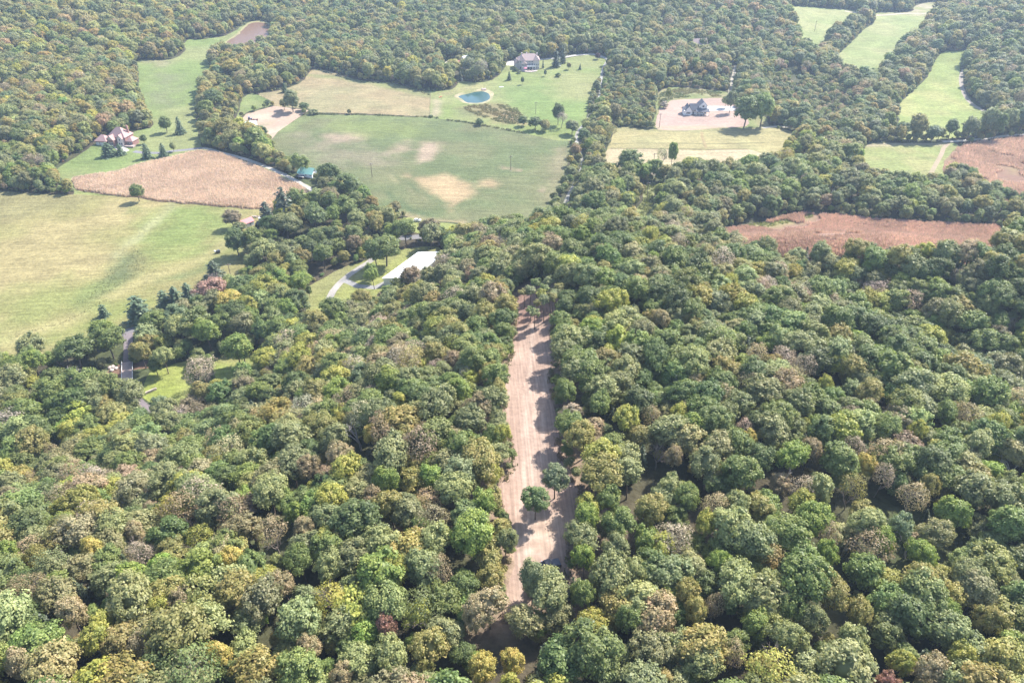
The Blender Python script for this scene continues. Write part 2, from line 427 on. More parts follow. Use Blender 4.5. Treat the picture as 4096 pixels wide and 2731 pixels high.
region('woodland_floor', [(-5000, -1500), (5000, -1500), (5000, 6500), (-5000, 6500)], 'leaf littered ground under and around the woods', 'ground', 'floor',
       floor_cover)
region('meadow', V['valley'], 'long green meadow running up the valley past the brick house', 'meadow', 'grass',
       cover((0.19, 0.245, 0.085), (0.25, 0.27, 0.115), 45, 3, [([(640, 300), (700, 320), (690, 420), (620, 400)], (0.2, 0.2, 0.12), 14, 0.6), ([(560, 235), (690, 240), (640, 270)], (0.3, 0.27, 0.16), 8, 0.7),
             ([(330, 775), (500, 800), (760, 835), (980, 870)], (0.24, 0.26, 0.09), 3, 0.8, 4)]))
region('pasture', V['pasture'], 'broad pale green pasture beside the brown corn field', 'pasture', 'grass',
       cover((0.275, 0.25, 0.106), (0.335, 0.282, 0.135), 34, 4, [
           ([(-50, 700), (330, 790), (200, 840), (0, 890), (-200, 900)], (0.235, 0.215, 0.10), 6, 0.9),
           ([(640, 830), (900, 845), (880, 1010), (760, 1040), (600, 1010), (560, 960)], (0.19, 0.245, 0.075), 16, 0.85),
           ([(520, 1000), (560, 1030), (520, 1110), (420, 1180), (330, 1220), (300, 1200), (420, 1100)], (0.13, 0.16, 0.075), 5, 0.85),
           ([(690, 815), (640, 870), (560, 940), (470, 1020)], (0.33, 0.32, 0.17), 3, 0.7, 2.5),
           ([(890, 970), (820, 1030), (700, 1075), (560, 1130), (430, 1195), (250, 1290), (0, 1370)], (0.36, 0.32, 0.15), 4, 0.8, 3),
           ([(860, 1060), (760, 1100), (640, 1120)], (0.15, 0.19, 0.08), 3, 0.7, 2.0),
           ([(520, 1190), (300, 1310), (150, 1380), (560, 1250), (800, 1170)], (0.21, 0.25, 0.075), 10, 0.75),
           ([(0, 1180), (300, 1130), (420, 1160), (200, 1290), (0, 1330)], (0.23, 0.265, 0.085), 14, 0.6)]))
region('corn_ground', V['corn'], 'bare earth under the standing brown corn left of the barn', 'field', 'soil', cover((0.33, 0.225, 0.15), (0.27, 0.18, 0.12), 12, 5))
soyp = [([(1770, 695), (1800, 700), (1850, 720), (1900, 735), (1975, 755), (2000, 735), (1960, 715), (1900, 745), (1860, 790), (1815, 830), (1800, 855), (1790, 800), (1740, 770), (1690, 735), (1640, 712), (1605, 705), (1615, 692), (1660, 710)], (0.40, 0.30, 0.175), 3.5, 0.9),
        ([(1700, 725), (1850, 728), (1900, 745), (1880, 775), (1840, 800), (1790, 800), (1720, 760)], (0.42, 0.315, 0.18), 5, 0.95),
        ([(1690, 570), (1740, 575), (1755, 605), (1720, 640), (1680, 650), (1670, 610)], (0.38, 0.29, 0.21), 6, 0.9),
        ([(1580, 575), (1640, 565), (1650, 600), (1600, 620), (1545, 615)], (0.33, 0.26, 0.18), 7, 0.85),
        ([(1290, 540), (1430, 535), (1440, 560), (1330, 575)], (0.36, 0.275, 0.2), 6, 0.9),
        ([(1190, 545), (1290, 560), (1500, 600), (1540, 660), (1380, 660), (1250, 620)], (0.24, 0.21, 0.14), 14, 0.8),
        ([(2000, 668), (2060, 675), (2110, 688), (2060, 684)], (0.38, 0.28, 0.2), 2, 0.9),
        ([(2165, 745), (2182, 748), (2175, 770), (2158, 768)], (0.42, 0.31, 0.23), 2, 0.9),
        ([(2216, 590), (2262, 590), (2262, 640), (2240, 700), (2200, 800), (2180, 800), (2215, 690)], (0.27, 0.235, 0.14), 5, 0.75),
        ([(1300, 500), (1500, 480), (1700, 510), (1650, 545), (1450, 540)], (0.215, 0.255, 0.09), 14, 0.7),
        ([(1560, 850), (1650, 870), (1760, 890), (1850, 893)], (0.36, 0.29, 0.17), 2.5, 0.9, 2.5),
        ([(1130, 520), (1250, 468), (1480, 462), (1720, 473)], (0.21, 0.25, 0.1), 4, 0.7, 6),
        ([(1590, 700), (1640, 740), (1720, 790), (1790, 815)], (0.11, 0.15, 0.07), 1.5, 0.6, 1.2),
        ([(1545, 770), (1590, 800), (1640, 840), (1700, 860)], (0.09, 0.13, 0.065), 1.5, 0.7, 1.4),
        ([(1555, 700), (1575, 720), (1620, 745), (1700, 800)], (0.3, 0.27, 0.15), 1.5, 0.6, 1.0)]
region('soybean_field', V['soy'], 'large green bean field with bare tan patches behind the wooded hill', 'field', 'crop', cover((0.142, 0.172, 0.078), (0.178, 0.185, 0.092), 26, 6, soyp))
region('hay_field', V['hay'], 'tan mown hay field above the bean field', 'field', 'grass', cover((0.33, 0.265, 0.15), (0.29, 0.26, 0.14), 30, 7, [([(1210, 300), (1434, 321), (1722, 385), (1722, 370), (1434, 310)], (0.2, 0.24, 0.09), 4, 0.7, 4)]))
region('paddock_grass', V['paddock'], 'small green paddock beside the bare dirt lot', 'pasture', 'grass', cover((0.17, 0.23, 0.075), (0.22, 0.25, 0.1), 14, 8))
region('dirt_lot', V['dirtlot'], 'bare pale dirt lot around the mint roofed shed', 'dirt lot', 'soil', cover((0.52, 0.40, 0.30), (0.45, 0.33, 0.25), 14, 9, [([(1050, 490), (1085, 487), (1075, 500), (1055, 502)], (0.34, 0.31, 0.19), 3, 0.7)]))
region('lawn', V['lawn'], 'mown green lawn sloping from the big cream house to the pond', 'lawn', 'grass',
       cover((0.205, 0.255, 0.085), (0.255, 0.275, 0.115), 34, 10, [
           ([(1735, 400), (1755, 400), (1760, 465), (1725, 468)], (0.40, 0.33, 0.23), 3, 0.8), ([(1750, 375), (1900, 340), (1960, 350), (1800, 385)], (0.33, 0.29, 0.15), 8, 0.6),
           ([(1850, 428), (1960, 415), (2060, 425), (2095, 470), (2080, 500), (2000, 490), (1900, 460)], (0.26, 0.21, 0.11), 8, 0.85),
           ([(2000, 450), (2080, 440), (2090, 490), (2010, 485)], (0.31, 0.23, 0.13), 6, 0.8),
           ([(1820, 440), (1870, 430), (1900, 465), (1850, 460)], (0.14, 0.17, 0.075), 5, 0.6), ([(2010, 345), (2215, 345), (2215, 400), (2050, 420)], (0.18, 0.25, 0.085), 8, 0.8),
           ([(2050, 410), (2340, 395), (2330, 480), (2120, 480)], (0.19, 0.26, 0.085), 6, 0.8), ([(2220, 300), (2390, 300), (2370, 390), (2220, 390)], (0.29, 0.28, 0.13), 12, 0.6)]))
region('pond_bank', V['bank'], 'sandy rim around the small blue pond', 'bank', 'soil', cover((0.50, 0.42, 0.27), (0.24, 0.25, 0.12), 7, 12))
region('pond', V['pond'], 'small blue green pond on the lawn', 'pond', 'water', cover((0.03, 0.07, 0.07)))
region('brown_pond_bank', V['pond2bank'], 'grassy rim of the brown pond at the head of the valley', 'bank', 'soil', cover((0.36, 0.33, 0.17), (0.3, 0.28, 0.14), 10, 13))
region('brown_pond', V['pond2'], 'muddy brown pond at the head of the valley meadow', 'pond', 'mudwater', cover((0.16, 0.11, 0.085)))
region('rough_grass', V['rough'], 'rough weedy grass round the new white farmhouse plot', 'grass', 'grass', cover((0.2, 0.23, 0.09), (0.28, 0.25, 0.13), 12, 14))
region('house_plot', V['newlot'], 'bare pink dirt plot around the white farmhouse', 'dirt lot', 'soil', cover((0.46, 0.335, 0.275), (0.41, 0.30, 0.25), 22, 15, [([(2620, 520), (2900, 516), (2900, 508), (2620, 505)], (0.42, 0.35, 0.22), 3, 0.7)]))
region('yellow_field', V['yellow'], 'pale yellow grass field below the white farmhouse', 'field', 'grass', cover((0.36, 0.315, 0.155), (0.32, 0.295, 0.145), 22, 16, [([(2460, 517), (2700, 525), (2900, 522)], (0.26, 0.25, 0.12), 2, 0.6, 3)]))
region('stubble_field', V['stubble'], 'strip of pale straw stubble behind the creek trees', 'field', 'grass', cover((0.46, 0.38, 0.24), (0.41, 0.34, 0.21), 14, 17))
FA = ((0.27, 0.31, 0.125), (0.33, 0.335, 0.155))
region('hay_meadow', V['fieldA'], 'pale green meadow, the far left of the far strips', 'meadow', 'grass', cover(*FA, 30, 18))
region('hay_meadow', V['fieldB'], 'pale green strip meadow between two tree lines', 'meadow', 'grass', cover(*FA, 30, 19))
region('farmyard', V['fieldB2'], 'grassy far farmyard before the white buildings', 'yard', 'grass', cover((0.27, 0.28, 0.12), (0.4, 0.35, 0.24), 16, 20))
region('hay_meadow', V['fieldC'], 'bright green meadow curving along the track on the wooded knoll', 'meadow', 'grass', cover((0.26, 0.31, 0.105), (0.35, 0.35, 0.14), 28, 21))
region('meadow', V['fieldD'], 'small meadow with a dirt strip behind the creek woods', 'meadow', 'grass', cover((0.26, 0.29, 0.11), (0.31, 0.30, 0.13), 15, 22, [([(3474, 583), (3560, 575), (3765, 577)], (0.42, 0.35, 0.25), 2, 0.8, 2.5)]))
region('red_corn_ground', V['cornE'], 'reddish earth under the distant dry corn field', 'field', 'soil', cover((0.27, 0.165, 0.12), (0.29, 0.22, 0.12), 12, 23, [([(3960, 590), (4096, 585), (4050, 615)], (0.26, 0.24, 0.11), 6, 0.7)]))
region('red_corn_ground', V['redcorn'], 'earth under the red dry corn strip behind the hill', 'field', 'soil', cover((0.27, 0.165, 0.12), (0.3, 0.19, 0.14), 12, 24,
       [([(2960, 905), (3051, 888), (3245, 853), (3260, 870), (3100, 905), (2990, 925)], (0.33, 0.33, 0.13), 3, 0.9), ([(3480, 880), (3560, 885), (3690, 905), (3560, 905)], (0.3, 0.34, 0.12), 2.5, 0.9)]))
region('power_line_cut', V['powercut'], 'grassy gap in the trees under the power line', 'grass', 'grass', cover((0.27, 0.28, 0.12), (0.22, 0.24, 0.09), 10, 25))
region('road_verge', V['verge'], 'mown grass verge along the road below the bean field', 'verge', 'grass', cover((0.30, 0.31, 0.11), (0.26, 0.29, 0.1), 10, 26))
region('yard_lawn', V['looplawn'], 'lawn around the looping gravel drive by the white roof', 'lawn', 'grass', cover((0.275, 0.29, 0.095), (0.25, 0.245, 0.11), 16, 27))
region('yard_lawn', V['bridgelawn'], 'small bright lawn between the bridge and the wooded hill', 'lawn', 'grass', cover((0.27, 0.31, 0.075), (0.30, 0.31, 0.11), 10, 28))
region('yard_lawn', V['yard2'], 'scrap of lawn under the trees at the hill foot', 'lawn', 'grass', cover((0.24, 0.29, 0.075), (0.28, 0.27, 0.11), 8, 29))
region('creek', V['creek'], 'dark shaded creek running under the wooden bridge', 'creek', 'mudwater', cover((0.06, 0.05, 0.05)))
_clt = [([(2070, 1140), (2260, 1150), (2250, 1240), (2180, 1270), (2060, 1300)], (0.30, 0.185, 0.145), 3, 0.85), ([(2050, 1900), (2110, 1950), (2130, 2080), (2060, 2060), (2010, 1990)], (0.44, 0.31, 0.24), 4, 0.6),
        ([(2140, 2050), (2250, 2080), (2240, 2200), (2120, 2230), (2090, 2150)], (0.54, 0.41, 0.31), 4, 0.6)]
for k, (a, b) in enumerate([((2075, 2420), (2085, 2250)), ((2100, 2250), (2130, 2050)), ((2080, 2050), (2110, 1700)), ((2135, 1950), (2150, 1500)), ((2095, 1750), (2130, 1300)), ((2170, 1850), (2185, 1480)), ((2215, 2240), (2225, 2060))]):
    _clt.append(([a, ((a[0] + b[0]) / 2 + (-6 if k % 2 else 6), (a[1] + b[1]) / 2), b], (0.54, 0.42, 0.34), 0.7, 0.7, 0.5))
for k, a in enumerate([[(2075, 2170), (2120, 2140), (2180, 2150), (2230, 2190), (2250, 2235)], [(2070, 2200), (2120, 2172), (2175, 2182), (2215, 2215), (2232, 2250)], [(2066, 2232), (2110, 2205), (2160, 2215), (2190, 2245)], [(2100, 2120), (2160, 2105), (2215, 2125), (2255, 2165)]]): _clt.append((a, (0.34, 0.245, 0.19) if k % 2 else (0.55, 0.43, 0.35), 0.6, 0.75, 0.35))
region('dirt_clearing', V['clearing'], 'long strip of graded pink dirt cleared along the wooded hilltop', 'dirt clearing', 'clear', cover((0.455, 0.33, 0.26), (0.40, 0.285, 0.225), 12, 30, _clt))
def road(key, name, label, col, alt, mat='gravel'):
    region(name, ribbon(RX[key], ROADS[key][1]), label, 'road', mat, cover(col, alt, 5, 31))
road('county', 'country_road', 'narrow paved road hidden among the trees along the creek', (0.21, 0.20, 0.21), (0.25, 0.24, 0.24))
road('bridgeroad', 'asphalt_lane', 'asphalt lane crossing the wooden bridge to the small lawn', (0.26, 0.22, 0.23), (0.22, 0.19, 0.2))
road('loop', 'gravel_drive', 'pale gravel drive curving across the lawn by the white roof', GRAVEL, (0.33, 0.31, 0.29))
road('loop2', 'gravel_drive', 'side arm of the gravel drive leading to the white roof', (0.36, 0.35, 0.34), (0.30, 0.29, 0.28))
road('barnlane', 'gravel_lane', 'white gravel lane along the corn field past the green roofed barn', (0.58, 0.54, 0.49), (0.42, 0.40, 0.34))
road('asphalt', 'asphalt_drive', 'grey asphalt drive of the brick house', (0.24, 0.23, 0.26), (0.28, 0.27, 0.29))
road('farmlane', 'gravel_lane', 'two track lane along the tree row right of the bean field', (0.44, 0.42, 0.39), (0.27, 0.27, 0.22))
road('manordrive', 'gravel_drive', 'light drive along the wood edge behind the cream house', (0.55, 0.52, 0.49), (0.48, 0.46, 0.44))
road('eastlane', 'gravel_lane', 'short light lane right of the white farmhouse oak', (0.6, 0.55, 0.46), (0.5, 0.46, 0.4))
road('woodlane', 'gravel_lane', 'light lane through the brush behind the white farmhouse', (0.5, 0.46, 0.38), (0.42, 0.38, 0.3))
road('fieldlane', 'gravel_lane', 'light lane along the far red corn field', (0.55, 0.52, 0.47), (0.48, 0.45, 0.4))
road('fieldpath', 'dirt_path', 'bare dirt path beside the far red corn field', (0.42, 0.33, 0.24), (0.36, 0.3, 0.2))
road('track', 'dirt_track', 'curved grey track round the foot of the wooded knoll', (0.40, 0.35, 0.29), (0.34, 0.3, 0.25))
road('toplane', 'gravel_lane', 'pale lane at the far farmyard', (0.55, 0.47, 0.38), (0.48, 0.4, 0.33))
def slab(px, label, col):
    region('concrete_pad', XY(px), label, 'driveway', 'gravel', cover(col, None))
slab([(2024, 262), (2029, 244), (2080, 243), (2078, 264)], 'white concrete parking pad left of the big cream house', (0.72, 0.68, 0.64))
slab([(2818, 426), (2934, 425), (2944, 443), (2826, 444)], 'white concrete driveway right of the white farmhouse', (0.74, 0.71, 0.68))
slab([(452, 586), (490, 582), (518, 601), (500, 610), (470, 604)], 'pale concrete apron before the brick house', (0.66, 0.62, 0.56))
slab([(1765, 262), (1795, 240), (1825, 240), (1812, 262), (1800, 285), (1775, 285)], 'pale gravel yard beside the old red roofed shed', (0.6, 0.54, 0.47))
# wheel tracks and furrows left by machines in the fields
def furrow(px, w, label, col):
    region('wheel_track', ribbon(XY(px), w), label, 'track', 'grass', cover(col, None))
furrow([(2450, 575), (2600, 573), (2760, 574), (2900, 575), (3060, 572)], 1.4, 'upper dark furrow across the yellow field', (0.20, 0.18, 0.09))
furrow([(2440, 594), (2600, 595), (2800, 598), (2990, 597)], 1.8, 'lower dark furrow between yellow field and stubble', (0.22, 0.19, 0.1))
furrow([(2808, 528), (2808, 545), (2815, 565), (2824, 592)], 2.0, 'short trail running down the yellow field', (0.32, 0.25, 0.13))
furrow([(1000, 452), (1040, 438), (1092, 421)], 1.6, 'weedy fence line between paddock and dirt lot', (0.14, 0.16, 0.07))

# ------------------------------------------------------------------ one conforming triangulation of all the land, split by cover
MATS = {
 'floor': ground_mat('woodland_floor', 0.35, 0.5, None, 0.5),
 'grass': ground_mat('grass', 0.26, 0.5, (8, 16, 1.3, 0.18), 0.6, 1.0),
 'crop': ground_mat('bean_rows', 0.22, 0.45, (-6, 20, 1.1, 0.2), 0.7, 1.4),
 'soil': ground_mat('soil', 0.14, 0.5, (10, 12, 1.0, 0.08), 0.3, 0.9),
 'clear': ground_mat('graded_dirt', 0.15, 0.7, (93, 45, 0.55, 0.2), 0.22, 1.1),
 'gravel': ground_mat('gravel', 0.13, 1.2, None, 0.2),
}
def water_mat(name, col, rough, spec):
    m, nt, out = new_mat(name)
    p = nd(nt, 'ShaderNodeBsdfPrincipled'); p.inputs['Base Color'].default_value = (*col, 1)
    p.inputs['Roughness'].default_value = rough; p.inputs['IOR'].default_value = 1.33; p.inputs['Specular IOR Level'].default_value = spec
    tc = nd(nt, 'ShaderNodeTexCoord'); nz = nd(nt, 'ShaderNodeTexNoise', i_Scale=1.5, i_Detail=3.0)
    nt.links.new(tc.outputs['Object'], nz.inputs['Vector'])
    bp = nd(nt, 'ShaderNodeBump', i_Strength=0.06, i_Distance=0.05)
    nt.links.new(nz.outputs[0], bp.inputs['Height']); nt.links.new(bp.outputs[0], p.inputs['Normal'])
    nt.links.new(p.outputs[0], out.inputs[0]); return m
MATS['water'] = water_mat('pond_water', (0.035, 0.085, 0.085), 0.05, 0.3)
MATS['mudwater'] = water_mat('muddy_water', (0.16, 0.10, 0.07), 0.2, 0.12)

SOIL_K = 0.73
def build_land():
    xs = []
    def grid(x0, x1, y0, y1, s, keep=None):
        gx, gy = np.meshgrid(np.arange(x0, x1, s), np.arange(y0, y1, s))
        gx = gx + (np.arange(gx.shape[0])[:, None] % 2) * s * 0.5
        q = np.stack([gx.ravel(), gy.ravel()], 1)
        if keep is not None: q = q[keep(q)]
        return q
    allp = np.zeros((0, 2))
    taken = []
    for nm, poly, *_ in REG[1:]:
        if nm.endswith(('road', 'lane', 'drive', 'track', 'path', 'pad')): continue
        s = 0.9 if nm == 'dirt_clearing' else 3.6 if nm in ('soybean_field', 'pasture', 'lawn', 'meadow') else 5.0
        lo, hi = poly.min(0), poly.max(0)
        q = grid(lo[0], hi[0], lo[1], hi[1], s, lambda q: sdf(poly, q[:, 0], q[:, 1]) < -0.4 * s)
        allp = np.concatenate([allp, q])
    infield = lambda q: np.min([sdf(p[1], q[:, 0], q[:, 1]) for p in REG[1:]], 0)
    allp = np.concatenate([allp, grid(-700, 900, -60, 1300, 14, lambda q: infield(q) > 5),
                           grid(-4800, 4800, -1400, 6400, 170, lambda q: ~((q[:, 0] > -700) & (q[:, 0] < 900) & (q[:, 1] > -60) & (q[:, 1] < 1300)))])
    verts = [Vector(p) for p in allp]
    faces = []
    for r in REG:
        n = len(verts); verts += [Vector((float(p[0]), float(p[1]))) for p in r[1]]
        faces.append(list(range(n, n + len(r[1]))))
    o = geometry.delaunay_2d_cdt(verts, [], faces, 0, 0.02)
    P = np.array([(v.x, v.y) for v in o[0]]); T = np.array([f for f in o[2] if len(f) == 3])
    c = P[T].mean(1)
    a = P[T]; area = np.cross(a[:, 1] - a[:, 0], a[:, 2] - a[:, 0])
    T[area < 0] = T[area < 0][:, ::-1]
    own = np.zeros(len(T), int)
    for k, r in enumerate(REG):
        lo, hi = r[1].min(0), r[1].max(0)
        m = np.all((c >= lo) & (c <= hi), 1)
        s = np.zeros(len(c), bool); s[m] = sdf(r[1], c[m, 0], c[m, 1]) < 0
        own[s] = k
    Z = H(P[:, 0], P[:, 1])
    for k, r in enumerate(REG):
        t = T[own == k]
        if len(t) == 0: continue
        u, inv = np.unique(t, return_inverse=True)
        X, Y = P[u, 0], P[u, 1]
        Cc = np.concatenate([np.clip(r[5](X, Y) * SOIL_K, 0, 1), np.ones((len(u), 1))], 1)
        me = mesh_np(r[0], np.stack([X, Y, Z[u]], 1), inv.reshape(-1, 3), [MATS[r[4]]], {'col': ('POINT', 'FLOAT_COLOR', Cc)}, smooth=True)
        ob = link(r[0], me)
        tag(ob, r[2], r[3], None, 'structure')
build_land()

# ------------------------------------------------------------------ trees
LEAF = leaf_mat('leaves', 0.36, 0.32)
NEEDLE = leaf_mat('needles', 0.18, 0.3)
BARK = paint('bark', (0.16, 0.125, 0.10), 0.9, 0.1, grain=0.3, scale=4)
PALEBARK = paint('bleached_wood', (0.50, 0.45, 0.41), 0.85, 0.15, grain=0.2, scale=4)
GREYBARK = paint('grey_twigs', (0.27, 0.225, 0.20), 0.9, 0.1, grain=0.25, scale=4)

def unit(v): return v / (np.linalg.norm(v, axis=-1, keepdims=True) + 1e-9)

def leaf_quads(C, N, S, rng, asp=0.8):
    """one bent-free leaf spray per centre C with normal N and size S -> verts, quads"""
    n = len(C)
    a = unit(np.cross(N, unit(rng.normal(size=(n, 3)))))
    b = np.cross(N, a)
    s = S[:, None]
    k = rng.uniform(0.55, 1.0, (n, 4, 1))
    V = np.stack([C - a * s * k[:, 0], C - b * s * asp * k[:, 1], C + a * s * k[:, 2], C + b * s * asp * k[:, 3]], 1).reshape(-1, 3)
    return V, np.arange(4 * n).reshape(-1, 4)

ICO = None
def ico():
    global ICO
    if ICO is None:
        bm = bmesh.new(); bmesh.ops.create_icosphere(bm, subdivisions=1, radius=1)
        ICO = (np.array([v.co[:] for v in bm.verts]), np.array([[v.index for v in f.verts] for f in bm.faces])); bm.free()
    return ICO

def broad_crown(seed, Rx=4.5, zc=8.6, Rz=4.4, ncl=34, per=62, leaf=0.30, core=True, flat=0.0, gap=0.0, clr=(0.27, 0.42)):
    """foliage of one broadleaf crown: leaf sprays on many lobes"""
    rng = np.random.default_rng(seed)
    i = np.arange(ncl) + 0.5
    zz = 1 - 1.45 * i / ncl + rng.normal(0, 0.05, ncl)
    zz = np.clip(zz, -0.55, 1)
    ph = i * 2.39996 + rng.normal(0, 0.25, ncl)
    rr = np.sqrt(np.clip(1 - zz ** 2, 0, 1))
    rr = np.where(zz < 0, rr * 0.92, rr)
    D = np.stack([rr * np.cos(ph), rr * np.sin(ph), zz], 1)
    ext = rng.uniform(0.66, 0.86, ncl) * (1 + 0.16 * np.sin(2 * ph + rng.uniform(0, 6)) * rr)
    C = D * ext[:, None] * np.array([Rx, Rx * rng.uniform(0.85, 1.0), Rz])
    C[:, 2] += zc
    rc = Rx * rng.uniform(clr[0], clr[1], ncl)
    keep = rng.random(ncl) > gap
    C, rc, D = C[keep], rc[keep], D[keep]; ncl = len(C)
    lobe = np.repeat(np.arange(ncl), np.maximum(12, (per * (rc / rc.mean()) ** 2)).astype(int))
    n = len(lobe)
    d = unit(rng.normal(size=(n, 3)) + D[lobe] * 0.9 + np.array([0, 0, 0.35]))
    P = C[lobe] + d * rc[lobe][:, None] * rng.uniform(0.66, 1.2, n)[:, None] * np.array([1, 1, 0.85 - flat])
    N = unit(d * 0.9 + D[lobe] * 0.35 + np.array([0, 0, 0.45]) + rng.normal(size=(n, 3)) * 0.55)
    S = leaf * rng.uniform(0.6, 1.35, n)
    V, F = leaf_quads(P, N, S, rng)
    lv = np.clip(rng.normal(0.5, 0.22, n) + rng.normal(0, 0.19, ncl)[lobe], 0, 1)
    lv = np.repeat(lv, 4)
    Fs = [F]
    if core:
        iv, fi = ico()
        cv = (C[:, None, :] + iv[None] * (rc * 0.66)[:, None, None] * np.array([1, 1, 0.82 - flat])).reshape(-1, 3)
        cf = (fi[None] + (np.arange(ncl) * len(iv))[:, None, None]).reshape(-1, 3) + len(V)
        big = iv * np.array([Rx * 0.62, Rx * 0.6, Rz * 0.62]) + np.array([0, 0, zc])
        cf2 = fi + len(V) + len(cv)
        V = np.concatenate([V, cv, big]); Fs.append(np.concatenate([cf, cf2]))
        lv = np.concatenate([lv, np.full(len(cv) + len(big), 0.35)])
    return V, Fs, lv

def tube(pts, rad, k=6):
    pts = np.asarray(pts, float); n = len(pts)
    T = unit(np.gradient(pts, axis=0))
    ref = np.where(np.abs(T[:, 2:3]) > 0.9, np.array([[1., 0, 0]]), np.array([[0, 0, 1.]]))
    A = unit(np.cross(T, ref)); B = np.cross(T, A)
    an = np.arange(k) * 2 * np.pi / k
    V = pts[:, None] + (A[:, None] * np.cos(an)[None, :, None] + B[:, None] * np.sin(an)[None, :, None]) * np.asarray(rad)[:, None, None]
    V = V.reshape(-1, 3); F = []
    for i in range(n - 1):
        for j in range(k): F.append((i * k + j, i * k + (j + 1) % k, (i + 1) * k + (j + 1) % k, (i + 1) * k + j))
    return V, np.array(F)

def join(parts):
    V, F, n = [], [], 0
    for v, f in parts:
        V.append(v); F.append(f + n); n += len(v)
    return np.concatenate(V), np.concatenate(F)

def trunk_geo(seed, h=7.5, r=0.22, limbs=5, reach=2.6, fork=0.5):
    rng = np.random.default_rng(seed)
    bx, by = rng.normal(0, 0.25, 2)
    z = np.array([-0.6, 0.15, h * 0.45, h])
    pts = np.stack([np.array([0, 0, bx * .5, bx]), np.array([0, 0, by * .5, by]), z], 1)
    parts = [tube(pts, [r * 1.5, r * 1.1, r * 0.85, r * 0.45], 7)]
    for i in range(limbs):
        a = i * 2.4 + rng.uniform(0, 0.6); z0 = h * rng.uniform(fork, 0.9)
        L = reach * rng.uniform(0.7, 1.1)
        p0 = np.array([bx * z0 / h, by * z0 / h, z0])
        d = np.array([math.cos(a), math.sin(a), 0])
        parts.append(tube([p0, p0 + d * L * 0.45 + [0, 0, L * 0.45], p0 + d * L + [0, 0, L * 1.05]], [r * 0.5, r * 0.36, r * 0.15], 5))
    return join(parts)

def bare_geo(seed, h=10.0, r=0.2, depth=4, spread=0.6, split=3, droop=0.0, thin=0.62):
    """leafless branching skeleton"""
    rng = np.random.default_rng(seed); parts = []
    def grow(p, d, L, rad, lev):
        q = p + d * L * 0.5 + rng.normal(0, 0.04 * L, 3); e = p + d * L + rng.normal(0, 0.06 * L, 3)
        parts.append(tube([p, q, e], [rad, rad * 0.85, rad * 0.68], 5 if lev < 2 else 3))
        if lev >= depth: return
        for s in range(split + (lev == 0)):
            ax = unit(rng.normal(size=3) * [1, 1, 0.5])
            nd_ = unit(d + ax * spread * rng.uniform(0.6, 1.3) + [0, 0, 0.12 - droop])
            grow(p + (e - p) * rng.uniform(0.55, 1.0), nd_, L * rng.uniform(0.58, 0.82), rad * thin, lev + 1)
    grow(np.array([0, 0, -0.5]), unit(np.array([rng.normal(0, .06), rng.normal(0, .06), 1.0])), h * 0.42, r, 0)
    return join(parts)

def conifer_crown(seed, Rb=2.4, h=9.0, z0=1.0, tiers=11, per=46, leaf=0.3, loose=0.25, top=0.12, prof=0.8):
    rng = np.random.default_rng(seed); P, N, lv = [], [], []
    for t in range(tiers):
        f = t / (tiers - 1.0); z = z0 + (h - z0) * f
        rad = Rb * ((1 - f) ** prof * (1 - top) + top) * rng.uniform(1 - loose, 1 + loose * 0.5)
        nb = max(4, int(9 * (1 - f) + 3)); off = rng.uniform(0, 6)
        for b in range(nb):
            a = off + b * 2 * math.pi / nb + rng.normal(0, 0.15); L = rad * rng.uniform(0.75, 1.1)
            m = max(3, int(per * (rad / Rb) / 6) + 2)
            s = np.linspace(0.2, 1, m)
            pts = np.stack([np.cos(a) * s * L, np.sin(a) * s * L, z - s * s * L * 0.22 + 0.1 * rng.normal(size=m)], 1) + rng.normal(0, 0.12, (m, 3))
            P.append(pts); N.append(np.tile([0.35 * math.cos(a), 0.35 * math.sin(a), 0.9], (m, 1)) + rng.normal(0, 0.33, (m, 3)))
            lv.append(np.clip(rng.normal(0.5, 0.2, m), 0, 1))
    P, N, lv = np.concatenate(P), unit(np.concatenate(N)), np.concatenate(lv)
    V, F = leaf_quads(P, N, leaf * rng.uniform(0.8, 1.5, len(P)), rng, 0.7)
    an = np.arange(8) * math.pi / 4
    cone = np.concatenate([np.stack([np.cos(an) * Rb * 0.55, np.sin(an) * Rb * 0.55, np.full(8, z0)], 1), [[0, 0, h * 0.93]]])
    cf = np.array([(i, (i + 1) % 8, 8) for i in range(8)]) + len(V)
    return np.concatenate([V, cone]), [F, cf], np.concatenate([np.repeat(lv, 4), np.full(9, 0.3)])

def foliage_mesh(name, geo, mat):
    V, F, lv = geo
    return mesh_np(name, V, F, [mat], {'lv': ('POINT', 'FLOAT', lv)})

def wood_mesh(name, geo, mat):
    return mesh_np(name, geo[0], geo[1], [mat], smooth=True)

def whole_mesh(name, crown, wood, m1, m2):
    V, F, lv = crown; W, G_ = wood
    nf = sum(len(f) for f in F)
    return mesh_np(name, np.concatenate([V, W]), list(F) + [G_ + len(V)], [m1, m2], {'lv': ('POINT', 'FLOAT', np.concatenate([lv, np.full(len(W), .5)]))},
                   np.concatenate([np.zeros(nf, int), np.ones(len(G_), int)]))

NV = 9
BROAD = []
for k in range(NV):
    g = np.random.default_rng(100 + k)
    rx = g.uniform(4.1, 4.9); rz = g.uniform(3.6, 5.0); zc = 12.8 - rz
    BROAD.append((broad_crown(200 + k, rx, zc, rz, int(g.uniform(34, 56)), 62, 0.30, clr=(0.19, 0.36)), trunk_geo(300 + k, zc + 1.0, 0.24)))
CROWN_ME = [foliage_mesh('crown', b[0], LEAF) for b in BROAD]
TRUNK_ME = [wood_mesh('trunk', b[1], BARK) for b in BROAD]
